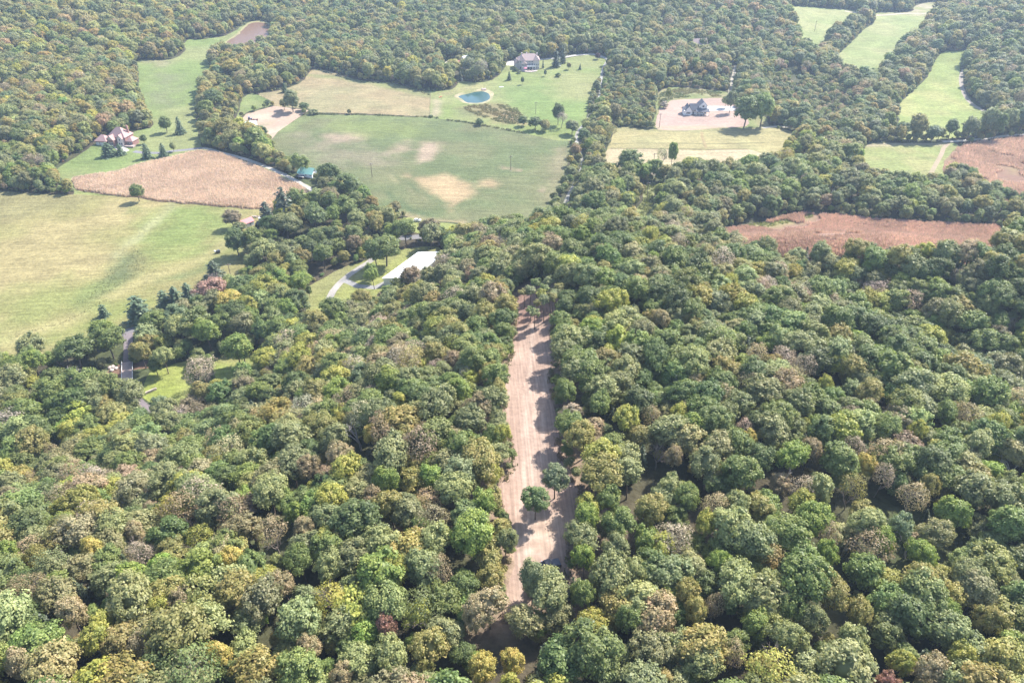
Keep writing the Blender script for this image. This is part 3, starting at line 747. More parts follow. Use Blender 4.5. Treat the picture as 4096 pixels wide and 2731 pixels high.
# thin autumn crowns: sparse leaves over a fine branch skeleton
SPARSE_CROWN, SPARSE_TRUNK, SPARSE = [], [], []
for k in range(3):
    c = broad_crown(260 + k, 4.2, 8.2, 4.2, 34, 46, 0.23, core=False, gap=0.1)
    w = bare_geo(270 + k, 11.5, 0.2, 4, 0.62, 3)
    SPARSE.append((c, w)); SPARSE_CROWN.append(foliage_mesh('crown', c, LEAF)); SPARSE_TRUNK.append(wood_mesh('branches', w, GREYBARK))

# instanced forms for the mass of the woods
pc = bpy.data.collections.new('woodland_forms')
def form(name, me): pc.objects.link(bpy.data.objects.new(name, me))
for k in range(NV): form('form_a%02d' % k, whole_mesh('woodland_form', *BROAD[k], LEAF, BARK))
for k in range(3): form('form_b%02d' % k, whole_mesh('woodland_form', *SPARSE[k], LEAF, GREYBARK))
CEDARS = [(conifer_crown(400 + k, 1.9, 9.5, 0.8, 15, 60, 0.33, 0.2), trunk_geo(410 + k, 5, 0.16, 0)) for k in range(2)]
for k in range(2): form('form_c%02d' % k, whole_mesh('woodland_form', *CEDARS[k], NEEDLE, BARK))
FIELD = []
for k in range(4):
    g = np.random.default_rng(700 + k); rz = g.uniform(4.9, 5.6)
    FIELD.append((broad_crown(710 + k, 4.2, 11.6 - rz, rz, 50, 58, 0.30, clr=(0.2, 0.36)), trunk_geo(720 + k, 6.5, 0.24)))
FIELD_C = [foliage_mesh('crown', b[0], LEAF) for b in FIELD]; FIELD_T = [wood_mesh('trunk', b[1], BARK) for b in FIELD]
SHRUBS = [(broad_crown(420 + k, 1.9, 1.5, 1.5, 14, 60, 0.22), trunk_geo(425 + k, 1.4, 0.07, 3, 0.8)) for k in range(3)]
for k in range(3): form('form_d%02d' % k, whole_mesh('woodland_form', *SHRUBS[k], LEAF, BARK))
for k in range(4): form('form_e%02d' % k, whole_mesh('woodland_form', *FIELD[k], LEAF, BARK))
N_FORM = {'broad': (0, NV), 'sparse': (NV, 3), 'cedar': (NV + 3, 2), 'shrub': (NV + 5, 3), 'field': (NV + 8, 4)}

def gn_scatter(name, pts, rot, scl, tint, idx, coll):
    me = bpy.data.meshes.new(name)
    n = len(pts); me.vertices.add(n); me.vertices.foreach_set('co', np.asarray(pts, np.float32).ravel())
    def at(k, t, d, f):
        a = me.attributes.new(k, t, 'POINT'); a.data.foreach_set(f, np.ascontiguousarray(d, np.int32 if t == 'INT' else np.float32).ravel())
    at('rot', 'FLOAT_VECTOR', rot, 'vector'); at('scl', 'FLOAT_VECTOR', scl, 'vector')
    at('tint', 'FLOAT_COLOR', np.concatenate([tint, np.ones((n, 1))], 1), 'color'); at('idx', 'INT', idx, 'value')
    ob = link(name, me)
    ng = bpy.data.node_groups.new(name, 'GeometryNodeTree')
    ng.interface.new_socket('Geometry', in_out='INPUT', socket_type='NodeSocketGeometry')
    ng.interface.new_socket('Geometry', in_out='OUTPUT', socket_type='NodeSocketGeometry')
    N = ng.nodes; L = ng.links.new
    gi, go = N.new('NodeGroupInput'), N.new('NodeGroupOutput')
    ci = N.new('GeometryNodeCollectionInfo'); ci.inputs['Collection'].default_value = coll
    ci.inputs['Separate Children'].default_value = True; ci.inputs['Reset Children'].default_value = True
    ip = N.new('GeometryNodeInstanceOnPoints'); ip.inputs['Pick Instance'].default_value = True
    def na(k, t):
        a = N.new('GeometryNodeInputNamedAttribute'); a.data_type = t; a.inputs['Name'].default_value = k
        return a.outputs['Attribute']
    L(gi.outputs[0], ip.inputs['Points']); L(ci.outputs[0], ip.inputs['Instance'])
    L(na('idx', 'INT'), ip.inputs['Instance Index']); L(na('scl', 'FLOAT_VECTOR'), ip.inputs['Scale'])
    er = N.new('FunctionNodeEulerToRotation'); L(na('rot', 'FLOAT_VECTOR'), er.inputs[0]); L(er.outputs[0], ip.inputs['Rotation'])
    L(ip.outputs[0], go.inputs[0])
    md = ob.modifiers.new('scatter', 'NODES'); md.node_group = ng
    return ob

# leaf colours seen in the woods
TINT = {
 'deep green': (0.141, 0.189, 0.073), 'green': (0.186, 0.237, 0.080), 'grey green': (0.240, 0.264, 0.128), 'pale green': (0.296, 0.325, 0.147),
 'olive': (0.296, 0.275, 0.102), 'bright green': (0.232, 0.303, 0.078), 'yellow green': (0.350, 0.358, 0.092), 'golden': (0.46, 0.395, 0.13),
 'tan': (0.37, 0.315, 0.195), 'brown': (0.285, 0.235, 0.148), 'pinkish grey': (0.385, 0.325, 0.262), 'russet': (0.31, 0.175, 0.14), 'blue green': (0.175, 0.226, 0.128),
 'rose': (0.42, 0.275, 0.235),
}
PAL_NEARLEFT = [('deep green', 10), ('green', 18), ('grey green', 24), ('pale green', 10), ('olive', 16), ('bright green', 3), ('yellow green', 5), ('tan', 5), ('brown', 6), ('pinkish grey', 3)]
PAL_NEARRIGHT = [('deep green', 14), ('green', 28), ('grey green', 22), ('pale green', 12), ('olive', 10), ('bright green', 4), ('yellow green', 4), ('tan', 3), ('brown', 1), ('pinkish grey', 2)]
PAL_BOTTOM = [('deep green', 8), ('green', 24), ('grey green', 22), ('pale green', 12), ('olive', 18), ('bright green', 4), ('yellow green', 6), ('tan', 3), ('brown', 4)]
PAL_FARLEFT = [('grey green', 40), ('blue green', 10), ('pale green', 12), ('green', 8), ('olive', 18), ('yellow green', 4), ('tan', 4), ('brown', 3), ('pinkish grey', 2)]
PAL_FARTOP = [('deep green', 10), ('blue green', 18), ('green', 18), ('grey green', 28), ('pale green', 12), ('olive', 10), ('brown', 2), ('yellow green', 3)]
PAL_CREEK = [('deep green', 10), ('green', 28), ('grey green', 22), ('pale green', 12), ('bright green', 7), ('yellow green', 7), ('olive', 10), ('pinkish grey', 2), ('brown', 2)]
PAL_FARRIGHT = [('deep green', 14), ('blue green', 20), ('grey green', 24), ('green', 16), ('olive', 12), ('pinkish grey', 6), ('brown', 4), ('tan', 4)]

# ------------------------------------------------------------------ notable trees of the woods: crown centre and radius seen in the photograph, colour, leaf habit
ANCH = [(806,1466,68,'pinkish grey',1),(678,1690,60,'grey green',0),(745,1737,50,'olive',0),(939,1686,80,'deep green',0),(847,1803,48,'olive',0),(995,1829,60,'pale green',0),(740,1930,66,'yellow green',0),
(306,1844,36,'tan',0),(194,1783,38,'tan',1),(281,1716,52,'yellow green',0),(82,1645,65,'green',0),(138,1624,45,'bright green',0),(245,2012,45,'yellow green',0),(66,2084,46,'olive',0),(117,1890,36,'brown',1),
(857,1961,40,'brown',0),(357,2048,70,'pinkish grey',1),(530,2099,46,'tan',0),(342,2170,26,'golden',0),(20,2185,46,'bright green',0),(326,1527,75,'green',0),(500,1568,62,'grey green',0),(632,1609,40,'blue green',0),
(1194,1619,42,'russet',1),(1587,1589,42,'yellow green',0),(1480,1701,30,'golden',0),(1189,1522,58,'deep green',0),(1444,1492,58,'blue green',0),(1643,1502,64,'grey green',0),(1745,1604,80,'grey green',0),(1490,1604,66,'green',0),
(1847,1543,50,'bright green',0),(1867,1767,80,'green',0),(1561,1808,88,'grey green',0),(1367,1790,58,'tan',0),(1370,1858,64,'yellow green',0),(1219,1854,54,'brown',0),(1546,1900,58,'bright green',0),(1337,1727,64,'grey green',0),
(1153,1747,82,'grey green',0),(1071,1951,74,'pale green',0),(1327,1971,60,'yellow green',0),(1500,1965,48,'brown',0),(1561,2000,66,'olive',0),(1816,1951,72,'pale green',0),(1944,1977,58,'bright green',0),(1908,2099,88,'bright green',0),
(1301,2105,48,'yellow green',0),(1168,2022,32,'bright green',0),(1087,2094,66,'brown',1),(1219,2068,50,'tan',0),(1663,2130,40,'brown',0),(1505,2155,82,'pale green',0),(1760,2140,70,'pale green',0),(1296,2175,68,'green',0),
(2041,1538,40,'olive',0),(2018,1859,46,'yellow green',0),(1969,1716,46,'green',0),(2016,1706,34,'yellow green',0),(2018,2125,36,'grey green',0),(1985,1482,58,'green',0),
(2286,1353,70,'pale green',0),(2310,1455,82,'green',0),(2378,1266,38,'yellow green',0),(2332,924,42,'bright green',0),(2138,970,56,'green',0),(2180,925,40,'bright green',0),(2704,1032,56,'green',0),(2612,1016,28,'bright green',0),
(2775,1027,32,'tan',1),(2821,986,36,'tan',1),(2658,1108,48,'brown',1),(2816,1144,42,'olive',0),(2643,1251,36,'tan',0),(2714,950,40,'pinkish grey',1),(2928,1108,32,'yellow green',0),(3020,1384,50,'tan',1),(2434,1384,34,'yellow green',0),(2602,924,34,'yellow green',0),(2393,1144,28,'tan',1),
(2505,1665,60,'yellow green',0),(2710,1625,40,'yellow green',0),(2780,1680,54,'bright green',0),(2620,1625,42,'tan',1),(2790,1500,24,'tan',0),(3000,1510,52,'tan',1),(2905,1550,52,'tan',1),(3010,1725,34,'golden',0),(2960,1755,72,'green',0),
(2245,1540,46,'green',0),(2300,1485,70,'grey green',0),(2400,1600,52,'green',0),(2340,1720,64,'olive',0),(2390,1800,80,'yellow green',0),(2520,1880,66,'grey green',0),(2670,1910,60,'pale green',0),(2700,1790,34,'brown',0),(2840,1840,74,'grey green',0),
(2750,1950,56,'green',0),(3040,1820,64,'deep green',0),(2880,1990,60,'tan',1),(2830,2060,46,'yellow green',0),(2960,1990,60,'pale green',0),(2600,2010,70,'olive',0),(2350,2050,56,'bright green',0),(2480,2080,70,'green',0),(2440,1960,56,'green',0),
(3230,1445,50,'pinkish grey',1),(3355,1430,34,'yellow green',0),(3310,1510,34,'yellow green',0),(3480,1550,58,'olive',0),(3700,1450,70,'deep green',0),(3900,1480,72,'blue green',0),(3490,1600,40,'tan',1),(3400,1625,44,'pinkish grey',1),(3310,1700,66,'deep green',0),
(3580,1690,60,'green',0),(3680,1700,44,'yellow green',0),(3790,1630,50,'green',0),(3870,1640,56,'tan',1),(4010,1660,46,'yellow green',0),(3920,1760,66,'pale green',0),(3170,1810,66,'bright green',0),(3260,1770,48,'brown',0),(3490,1830,40,'golden',0),(3540,1870,46,'pinkish grey',1),
(3440,1750,46,'pinkish grey',1),(3200,1910,56,'pinkish grey',1),(3300,1920,60,'pale green',0),(3200,1980,56,'yellow green',0),(3260,2050,74,'bright green',0),(3420,1920,60,'olive',1),(3660,1960,64,'tan',1),(3730,1900,44,'olive',0),(3900,1950,88,'grey green',0),
(3820,2040,66,'bright green',0),(3460,2060,72,'pale green',0),(3620,2080,56,'blue green',0),(4050,1900,44,'pale green',0),(3535,2125,50,'bright green',0),(3695,2190,60,'bright green',0),(3340,2185,48,'bright green',0),(3310,2110,54,'brown',1),
(2890,2222,38,'bright green',0),(2540,2240,56,'pale green',0),(2345,2190,46,'bright green',0),(2470,2160,60,'grey green',0),(2335,2345,50,'green',0),(2520,2450,64,'green',0),(2800,2380,50,'olive',0),(2770,2340,54,'olive',0),
(2940,2570,40,'tan',1),(2870,2390,46,'brown',1),(2060,2585,34,'golden',0),(2030,2690,42,'yellow green',0),(1590,2260,62,'yellow green',0),(1135,2300,52,'tan',0),(1890,2640,60,'golden',0),(1900,2430,44,'tan',0),(1740,2260,60,'brown',1),(1200,2210,62,'green',0),(1300,2230,64,'pale green',0),
(1550,2480,36,'russet',0),(1230,2550,34,'tan',0),(1350,2660,50,'tan',0),(1720,2560,80,'olive',0),(1560,2580,76,'pale green',0),(270,2430,62,'tan',0),(390,2460,36,'yellow green',0),(720,2380,60,'brown',0),(610,2410,52,'yellow green',0),(830,2470,100,'pale green',0),(140,2190,40,'olive',0),(360,2170,30,'golden',0),
(560,2170,54,'pinkish grey',1),(910,2210,48,'golden',0),(790,2120,56,'yellow green',1),(40,2640,60,'tan',0),(370,2540,70,'yellow green',0),(560,2560,60,'tan',0),(870,2600,64,'golden',0),(3750,2660,70,'tan',0),(3560,2680,48,'russet',0),(3960,2450,60,'olive',0),(3800,2390,48,'bright green',0),
(3590,2600,54,'yellow green',0),(3330,2330,80,'olive',0),(3250,2460,60,'grey green',0),(3700,2290,76,'olive',0),(3900,2280,70,'grey green',0),(3100,2300,60,'pale green',0),(3180,2400,64,'green',0),(3150,2530,70,'pale green',0),(3430,2540,70,'pale green',0),(3460,2420,54,'olive',0),(3850,2600,64,'yellow green',0)]
# creek-side trees: same reading, valley size
ANCH_CREEK = [(790,1210,40,'deep green',0),(905,1245,44,'bright green',0),(1000,1215,44,'yellow green',0),(880,1290,50,'green',0),(850,1168,62,'rose',0),(714,1275,66,'blue green',0),(622,1295,60,'green',0),(827,1330,60,'bright green',0),(964,1390,48,'bright green',0),(429,1360,64,'green',0),(300,1410,70,'deep green',0),(130,1380,60,'grey green',0),(560,1400,44,'olive',0),(650,1420,40,'pale green',0),
(1040,1290,44,'green',0),(1060,1150,56,'yellow green',0),(1135,1130,40,'bright green',0),(1110,1210,48,'green',0),(1180,1200,56,'deep green',0),(1200,1120,42,'bright green',0),(1150,1000,46,'grey green',0),(1060,1000,50,'pale green',0),(1290,1010,42,'green',0),(1250,870,56,'deep green',0),(1380,830,50,'green',0),
(1540,1000,62,'green',0),(1620,920,50,'green',0),(1490,1090,28,'bright green',0),(1720,930,44,'grey green',0),(1400,750,56,'deep green',0),(1200,650,40,'green',0),(1320,700,50,'deep green',0),(1020,560,54,'green',0),(900,520,60,'olive',0),(860,400,46,'deep green',0),(930,270,34,'golden',0),(1140,900,52,'grey green',0)]

TREES = []        # dict(x,y,z,sx,sz,kind,form,tint,name)
def put(x, y, z, s, kind, tint, name=None, sz=None, anchor=False):
    tint = np.asarray(tint) * np.array([1.08, 1.04, 0.93])
    TREES.append(dict(x=x, y=y, z=z, s=s, sz=s if sz is None else sz, kind=kind, tint=tint, name=name, anchor=anchor))

FIELD_POLYS = [(r[0], r[1]) for r in REG[1:]]
HARD = {'bean': 0}
def field_dist(X, Y):
    d = np.full(np.shape(X), 1e9)
    for nm, poly in FIELD_POLYS:
        lo, hi = poly.min(0) - 12, poly.max(0) + 12
        m = (X > lo[0]) & (X < hi[0]) & (Y > lo[1]) & (Y < hi[1])
        if m.any():
            off = 0.0
            if nm in ('creek', 'wheel_track'): off = 2.0
            if nm == 'country_road': off = 1.2
            d[m] = np.minimum(d[m], sdf(poly, X[m], Y[m]) + off)
    return d

def pick(pal, n, rng):
    names = [p[0] for p in pal]; w = np.array([p[1] for p in pal], float); return rng.choice(names, n, p=w / w.sum())

# places the trees keep clear of (buildings): pixel, radius m
CLEAR = [(2116, 272, 15), (465, 575, 16), (2785, 458, 15), (1228, 700, 9), (1000, 500, 10), (985, 900, 7), (1055, 885, 6), (1655, 1050, 16), (1690, 1005, 8), (1870, 275, 8), (1850, 262, 6), (2790, 192, 7), (3485, 15, 12), (3790, 28, 9), (945, 1152, 3), (1240, 1030, 5), (1640, 1160, 8), (1600, 1130, 7), (1225, 748, 8), (1262, 765, 7), (1190, 725, 5), (1000, 530, 8), (1795, 295, 11), (1850, 285, 9), (670, 1672, 8), (725, 1668, 6), (505, 1560, 8), (640, 1700, 5), (2195, 2265, 4), (512, 1490, 5), (1505, 955, 4), (2225, 860, 4), (1280, 945, 3)]
CL = [(G(u, v), r) for u, v, r in CLEAR]
for u, v, r in ((275, 1515, 3.6), (478, 2010, 3.4), (1435, 1730, 4.2), (1235, 1690, 3), (3650, 2165, 4.2), (3390, 2160, 3), (2478, 1885, 2.5), (4060, 1860, 3.4), (2030, 1005, 3.6), (1020, 2130, 3.2), (2630, 1815, 3)): CL.append((G(u, v + 12, 6.0), r))
# low scrub instead of woods
BRUSH = [field([(2450, 290), (2560, 330), (2640, 350), (2635, 500), (2480, 505), (2400, 420)]), field([(2640, 345), (2760, 310), (2900, 320), (2910, 360), (2760, 350)]),
         field([(3030, 300), (3180, 300), (3330, 330), (3420, 420), (3380, 500), (3200, 470), (3060, 400)]), field([(870, 330), (950, 330), (980, 460), (900, 560), (830, 500)])]
HAYLINE = XY([(1225, 435), (1740, 445), (1745, 485), (1225, 480)])
OPEN = [field([(3150, 280), (3200, 290), (3190, 360), (3165, 350)]), field([(3060, 420), (3110, 430), (3080, 500), (3050, 500)])]

def plant_woods():
    rng = np.random.default_rng(5)
    ap = []
    for lst, up, ridge in ((ANCH, 9.0, 1), (ANCH_CREEK, 8.5, 0)):
        P = ground([(a[0], a[1]) for a in lst], up)
        P2 = project(P)
        for a, p, q in zip(lst, P, P2):
            rad = 0.9 * a[2] * q[2] / FOC
            if ridge and field_dist(np.array([p[0]]), np.array([p[1]]))[0] < rad * 0.55:
                # step off the bare dirt
                cc = V['clearing'].mean(0); k = np.array([p[0] - 6.5, 0]); p[0] += math.copysign(max(0.0, rad * 0.75 - field_dist(np.array([p[0]]), np.array([p[1]]))[0]), p[0] - (6.5 if p[1] > 105 else 4.5))
            s = float(np.clip(rad / 4.3, 0.45, 1.7)); zg = float(H(p[0], p[1]))
            t = np.array(TINT[a[3]]) * rng.uniform(0.9, 1.1)
            put(p[0], p[1], zg - 0.1, s, 'sparse' if a[4] else 'broad', t, a[3], float(np.clip(0.55 + 0.42 * s, 0.7, 1.25)), True)
            ap.append((p[0], p[1], rad))
    # rows of edge trees and low growth right along the bare strip
    E = smoothpoly(V['clearing'], True, 2.0); c0 = np.roll(E, -1, 0) - np.roll(E, 1, 0); Nn = np.stack([c0[:, 1], -c0[:, 0]], 1); Nn /= np.linalg.norm(Nn, axis=1)[:, None]
    if sdf(V['clearing'], E[:1, 0] + Nn[:1, 0], E[:1, 1] + Nn[:1, 1])[0] < 0: Nn = -Nn
    for i in range(len(E)):
        if E[i, 1] > 205: continue
        for off, step, lo, hi in ((2.7, 4.3, .5, .9), (0.9, 2.6, .16, .34)):
            if (i * 2.0) % step > 2.0: continue
            s = rng.uniform(lo, hi); o_ = off + rng.uniform(-.3, .8) + (s - .6) * (2.5 if off > 2 else 0)
            p = E[i] + Nn[i] * o_
            nb_ = [a for a in ap if (a[0] - p[0]) ** 2 + (a[1] - p[1]) ** 2 < (a[2] * .55 + (1.6 if off > 2 else 0)) ** 2]
            if nb_: continue
            k_ = pick(PAL_NEARRIGHT if p[0] > 6 else PAL_BOTTOM, 1, rng)[0]
            put(p[0], p[1], float(H(p[0], p[1])) - .1, s, 'broad', np.array(TINT[k_]) * rng.uniform(.9, 1.1), str(k_), s * (1.05 if off > 2 else .9))
            if off > 2: ap.append((p[0], p[1], s * 3.6))
    ap = np.array(ap)
    def fill(x0, x1, y0, y1, sp, mask, pal_f, srange, kinds, marg):
        gx, gy = np.meshgrid(np.arange(x0, x1, sp), np.arange(y0, y1, sp * 0.87))
        gx = gx + (np.arange(gx.shape[0])[:, None] % 2) * sp * 0.5
        X = gx.ravel() + rng.uniform(-0.33, 0.33, gx.size) * sp; Y = gy.ravel() + rng.uniform(-0.33, 0.33, gx.size) * sp
        m = mask(X, Y); X, Y = X[m], Y[m]
        s = rng.uniform(srange[0], srange[1], len(X)) * (0.86 + 0.3 * fbm(X, Y, 60, 77, 2))
        d = field_dist(X, Y); m = d > marg * s
        X, Y, s = X[m], Y[m], s[m]
        for p, r in CL:
            m = (X - p.x) ** 2 + (Y - p.y) ** 2 > r * r; X, Y, s = X[m], Y[m], s[m]
        for o in OPEN:
            m = sdf(o, X, Y) > 0; X, Y, s = X[m], Y[m], s[m]
        if len(ap):
            m = np.ones(len(X), bool)
            for ax, ay, ar in ap: m &= (X - ax) ** 2 + (Y - ay) ** 2 > (ar * 0.62 + 2.1) ** 2
            X, Y, s = X[m], Y[m], s[m]
        Z = H(X, Y); d2 = field_dist(X, Y); near_ridge = y0 < 45 and pal_f is pal_ridge
        nm = pal_f(X, Y)
        kd = rng.choice([k for k, _ in kinds], len(X), p=[w for _, w in kinds])
        for i in range(len(X)):
            k = kd[i]
            if k == 'broad' and nm[i] in ('pinkish grey',) or (nm[i] in ('brown', 'tan') and rng.random() < 0.35): k = 'sparse'
            t = np.array(TINT[nm[i]]) * rng.uniform(0.85, 1.15) * (1 + rng.normal(0, 0.05, 3))
            if k == 'sparse' and d2[i] < 9: k = 'broad'; nm[i] = 'olive'; t = np.array(TINT['olive'])
            if k == 'cedar': t = np.array((0.062, 0.085, 0.048)) * rng.uniform(0.8, 1.3); nm[i] = 'deep green'
            if k == 'broad' and ((d2[i] < 9 and not near_ridge) or (near_ridge and rng.random() < .45)): k = 'field'
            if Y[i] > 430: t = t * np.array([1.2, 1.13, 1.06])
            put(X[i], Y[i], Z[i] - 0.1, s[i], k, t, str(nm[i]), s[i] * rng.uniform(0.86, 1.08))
    def inview(X, Y, pad=25):
        dep = Y * math.cos(R(PITCH)) + (CAM_Z - 20) * math.sin(R(PITCH))
        return (np.abs(X) < 0.72 * dep + pad) & (Y > 35)
    ridge = lambda X, Y: sdf(TOE, X, Y) < -6
    def edge_band(X, Y):
        d = field_dist(X, Y); d = np.where(sdf(HAYLINE, X, Y) < 0, 0, d); return (d > .6) & (d < 4.5) & (rng.random(len(X)) < .5)
    def brush(X, Y): return np.min([sdf(b, X, Y) for b in BRUSH], 0)
    def pal_ridge(X, Y):
        out = np.where(X < 4, pick(PAL_NEARLEFT, len(X), rng), pick(PAL_NEARRIGHT, len(X), rng))
        low = Y < 105 + 25 * (fbm(X, Y, 50, 8, 2) - 0.5)
        return np.where(low, pick(PAL_BOTTOM, len(X), rng), out)
    fill(-330, 330, 36, 360, 5.8, lambda X, Y: ridge(X, Y) & inview(X, Y), pal_ridge, (0.58, 1.04), [('broad', .94), ('sparse', .02), ('cedar', .04)], 3.4)
    fill(-330, 330, 60, 360, 5.2, lambda X, Y: ridge(X, Y) & inview(X, Y) & (rng.random(len(X)) < 0.5), pal_ridge, (0.42, 0.68), [('broad', .8), ('cedar', .2)], 3.4)
    def pal_far(X, Y):
        creek = Y < 470
        left = X < -200
        right = (X > 130)
        out = pick(PAL_FARTOP, len(X), rng)
        out = np.where(left, pick(PAL_FARLEFT, len(X), rng), out)
        out = np.where(right, pick(PAL_FARRIGHT, len(X), rng), out)
        return np.where(creek, pick(PAL_CREEK, len(X), rng), out)
    valley = lambda X, Y: (~ridge(X, Y)) & inview(X, Y) & (Y < 620) & (brush(X, Y) > 0)
    fill(-520, 560, 60, 620, 6.4, valley, pal_far, (0.60, 1.16), [('broad', .95), ('sparse', .025), ('cedar', .025)], 3.2)
    fill(-520, 560, 60, 620, 5.0, lambda X, Y: valley(X, Y) & (rng.random(len(X)) < 0.3), pal_far, (0.34, 0.55), [('broad', .6), ('shrub', .4)], 3.6)
    fill(-1100, 1200, 620, 1500, 6.6, lambda X, Y: inview(X, Y, 60) & (brush(X, Y) > 0), pal_far, (0.58, 1.22), [('broad', .96), ('sparse', .02), ('cedar', .02)], 3.0)
    fill(-400, 700, 350, 760, 4.4, lambda X, Y: (brush(X, Y) < 0), pal_far, (0.30, 0.62), [('broad', .75), ('shrub', .15), ('sparse', .1)], 2.0)
    fill(-330, 330, 40, 360, 4.2, lambda X, Y: ridge(X, Y) & inview(X, Y, 5) & (rng.random(len(X)) < 0.6), pal_ridge, (0.28, 0.42), [('broad', 1.0)], 5.0)
    fill(-520, 620, 130, 900, 2.6, lambda X, Y: (~ridge(X, Y)) & inview(X, Y, 0) & edge_band(X, Y), pal_far, (0.30, 0.52), [('broad', .7), ('shrub', .3)], 1.6)
    fill(-1100, -500, 40, 620, 9, lambda X, Y: (X < -0.72 * (Y * .83 + 80) - 25) & (sdf(V['pasture'], X, Y) > 40), pal_far, (0.9, 1.15), [('broad', 1.0)], 3.0)
plant_woods()
print('trees', len(TREES))

T_px = project(np.array([[t['x'], t['y'], t['z'] + 9 * t['sz']] for t in TREES]))
for t, q in zip(TREES, T_px): t['u'], t['v'], t['r'] = q[0], q[1], 4.4 * t['s'] * FOC / q[2]
cand = [t for t in TREES if t['kind'] in ('broad', 'sparse', 'field') and -20 < t['u'] < 4116 and -20 < t['v'] < 2760]
cand.sort(key=lambda t: -t['r'])
OWN = cand[:300]
for t in OWN: t['own'] = True
def form_of(t, rng):
    a, n = N_FORM[t['kind']]; return a + int(rng.integers(n))
_r = np.random.default_rng(21)
for t in TREES:
    t['f'] = form_of(t, _r); t['rz'] = float(_r.uniform(0, 6.283)); t['tx'], t['ty'] = [float(q) for q in _r.normal(0, 0.07, 2)]; t['an'] = float(_r.uniform(0.86, 1.16))
def scatter_trees(name, sel, label, cat):
    P = np.array([[t['x'], t['y'], t['z']] for t in sel]); n = len(sel)
    ob = gn_scatter(name, P, np.array([[t['tx'], t['ty'], t['rz']] for t in sel]), np.array([[t['s'] * t['an'], t['s'] / t['an'], t['sz']] for t in sel]),
                    np.array([t['tint'] for t in sel]), np.array([t['f'] for t in sel]), pc)
    tag(ob, label, cat, None, 'stuff'); return ob
scatter_trees('woodland', [t for t in TREES if not t.get('own')], 'continuous mixed broadleaf woods covering the hill, creek banks and far slopes', 'woodland')

# ------------------------------------------------------------------ the 300 nearest trees of the woods, each on its own
def own_trees(labels):
    for t in OWN:
        e = empty('forest_tree', (t['x'], t['y'], t['z']), t['rz'])
        e.scale = (t['s'] * t['an'], t['s'] / t['an'], t['sz']); e.rotation_euler = (t['tx'], t['ty'], t['rz'])
        k = t['f'] - N_FORM[t['kind']][0]
        if t['kind'] == 'broad': c, w, wn_ = CROWN_ME[k], TRUNK_ME[k], 'trunk'
        elif t['kind'] == 'field': c, w, wn_ = FIELD_C[k], FIELD_T[k], 'trunk'
        else: c, w, wn_ = SPARSE_CROWN[k], SPARSE_TRUNK[k], 'branches'
        co = link('crown', c, e); co['tint'] = [float(x) for x in t['tint']]
        link(wn_, w, e)
        tag(e, labels[id(t)], 'tree', 'trees of the wooded hilltop')

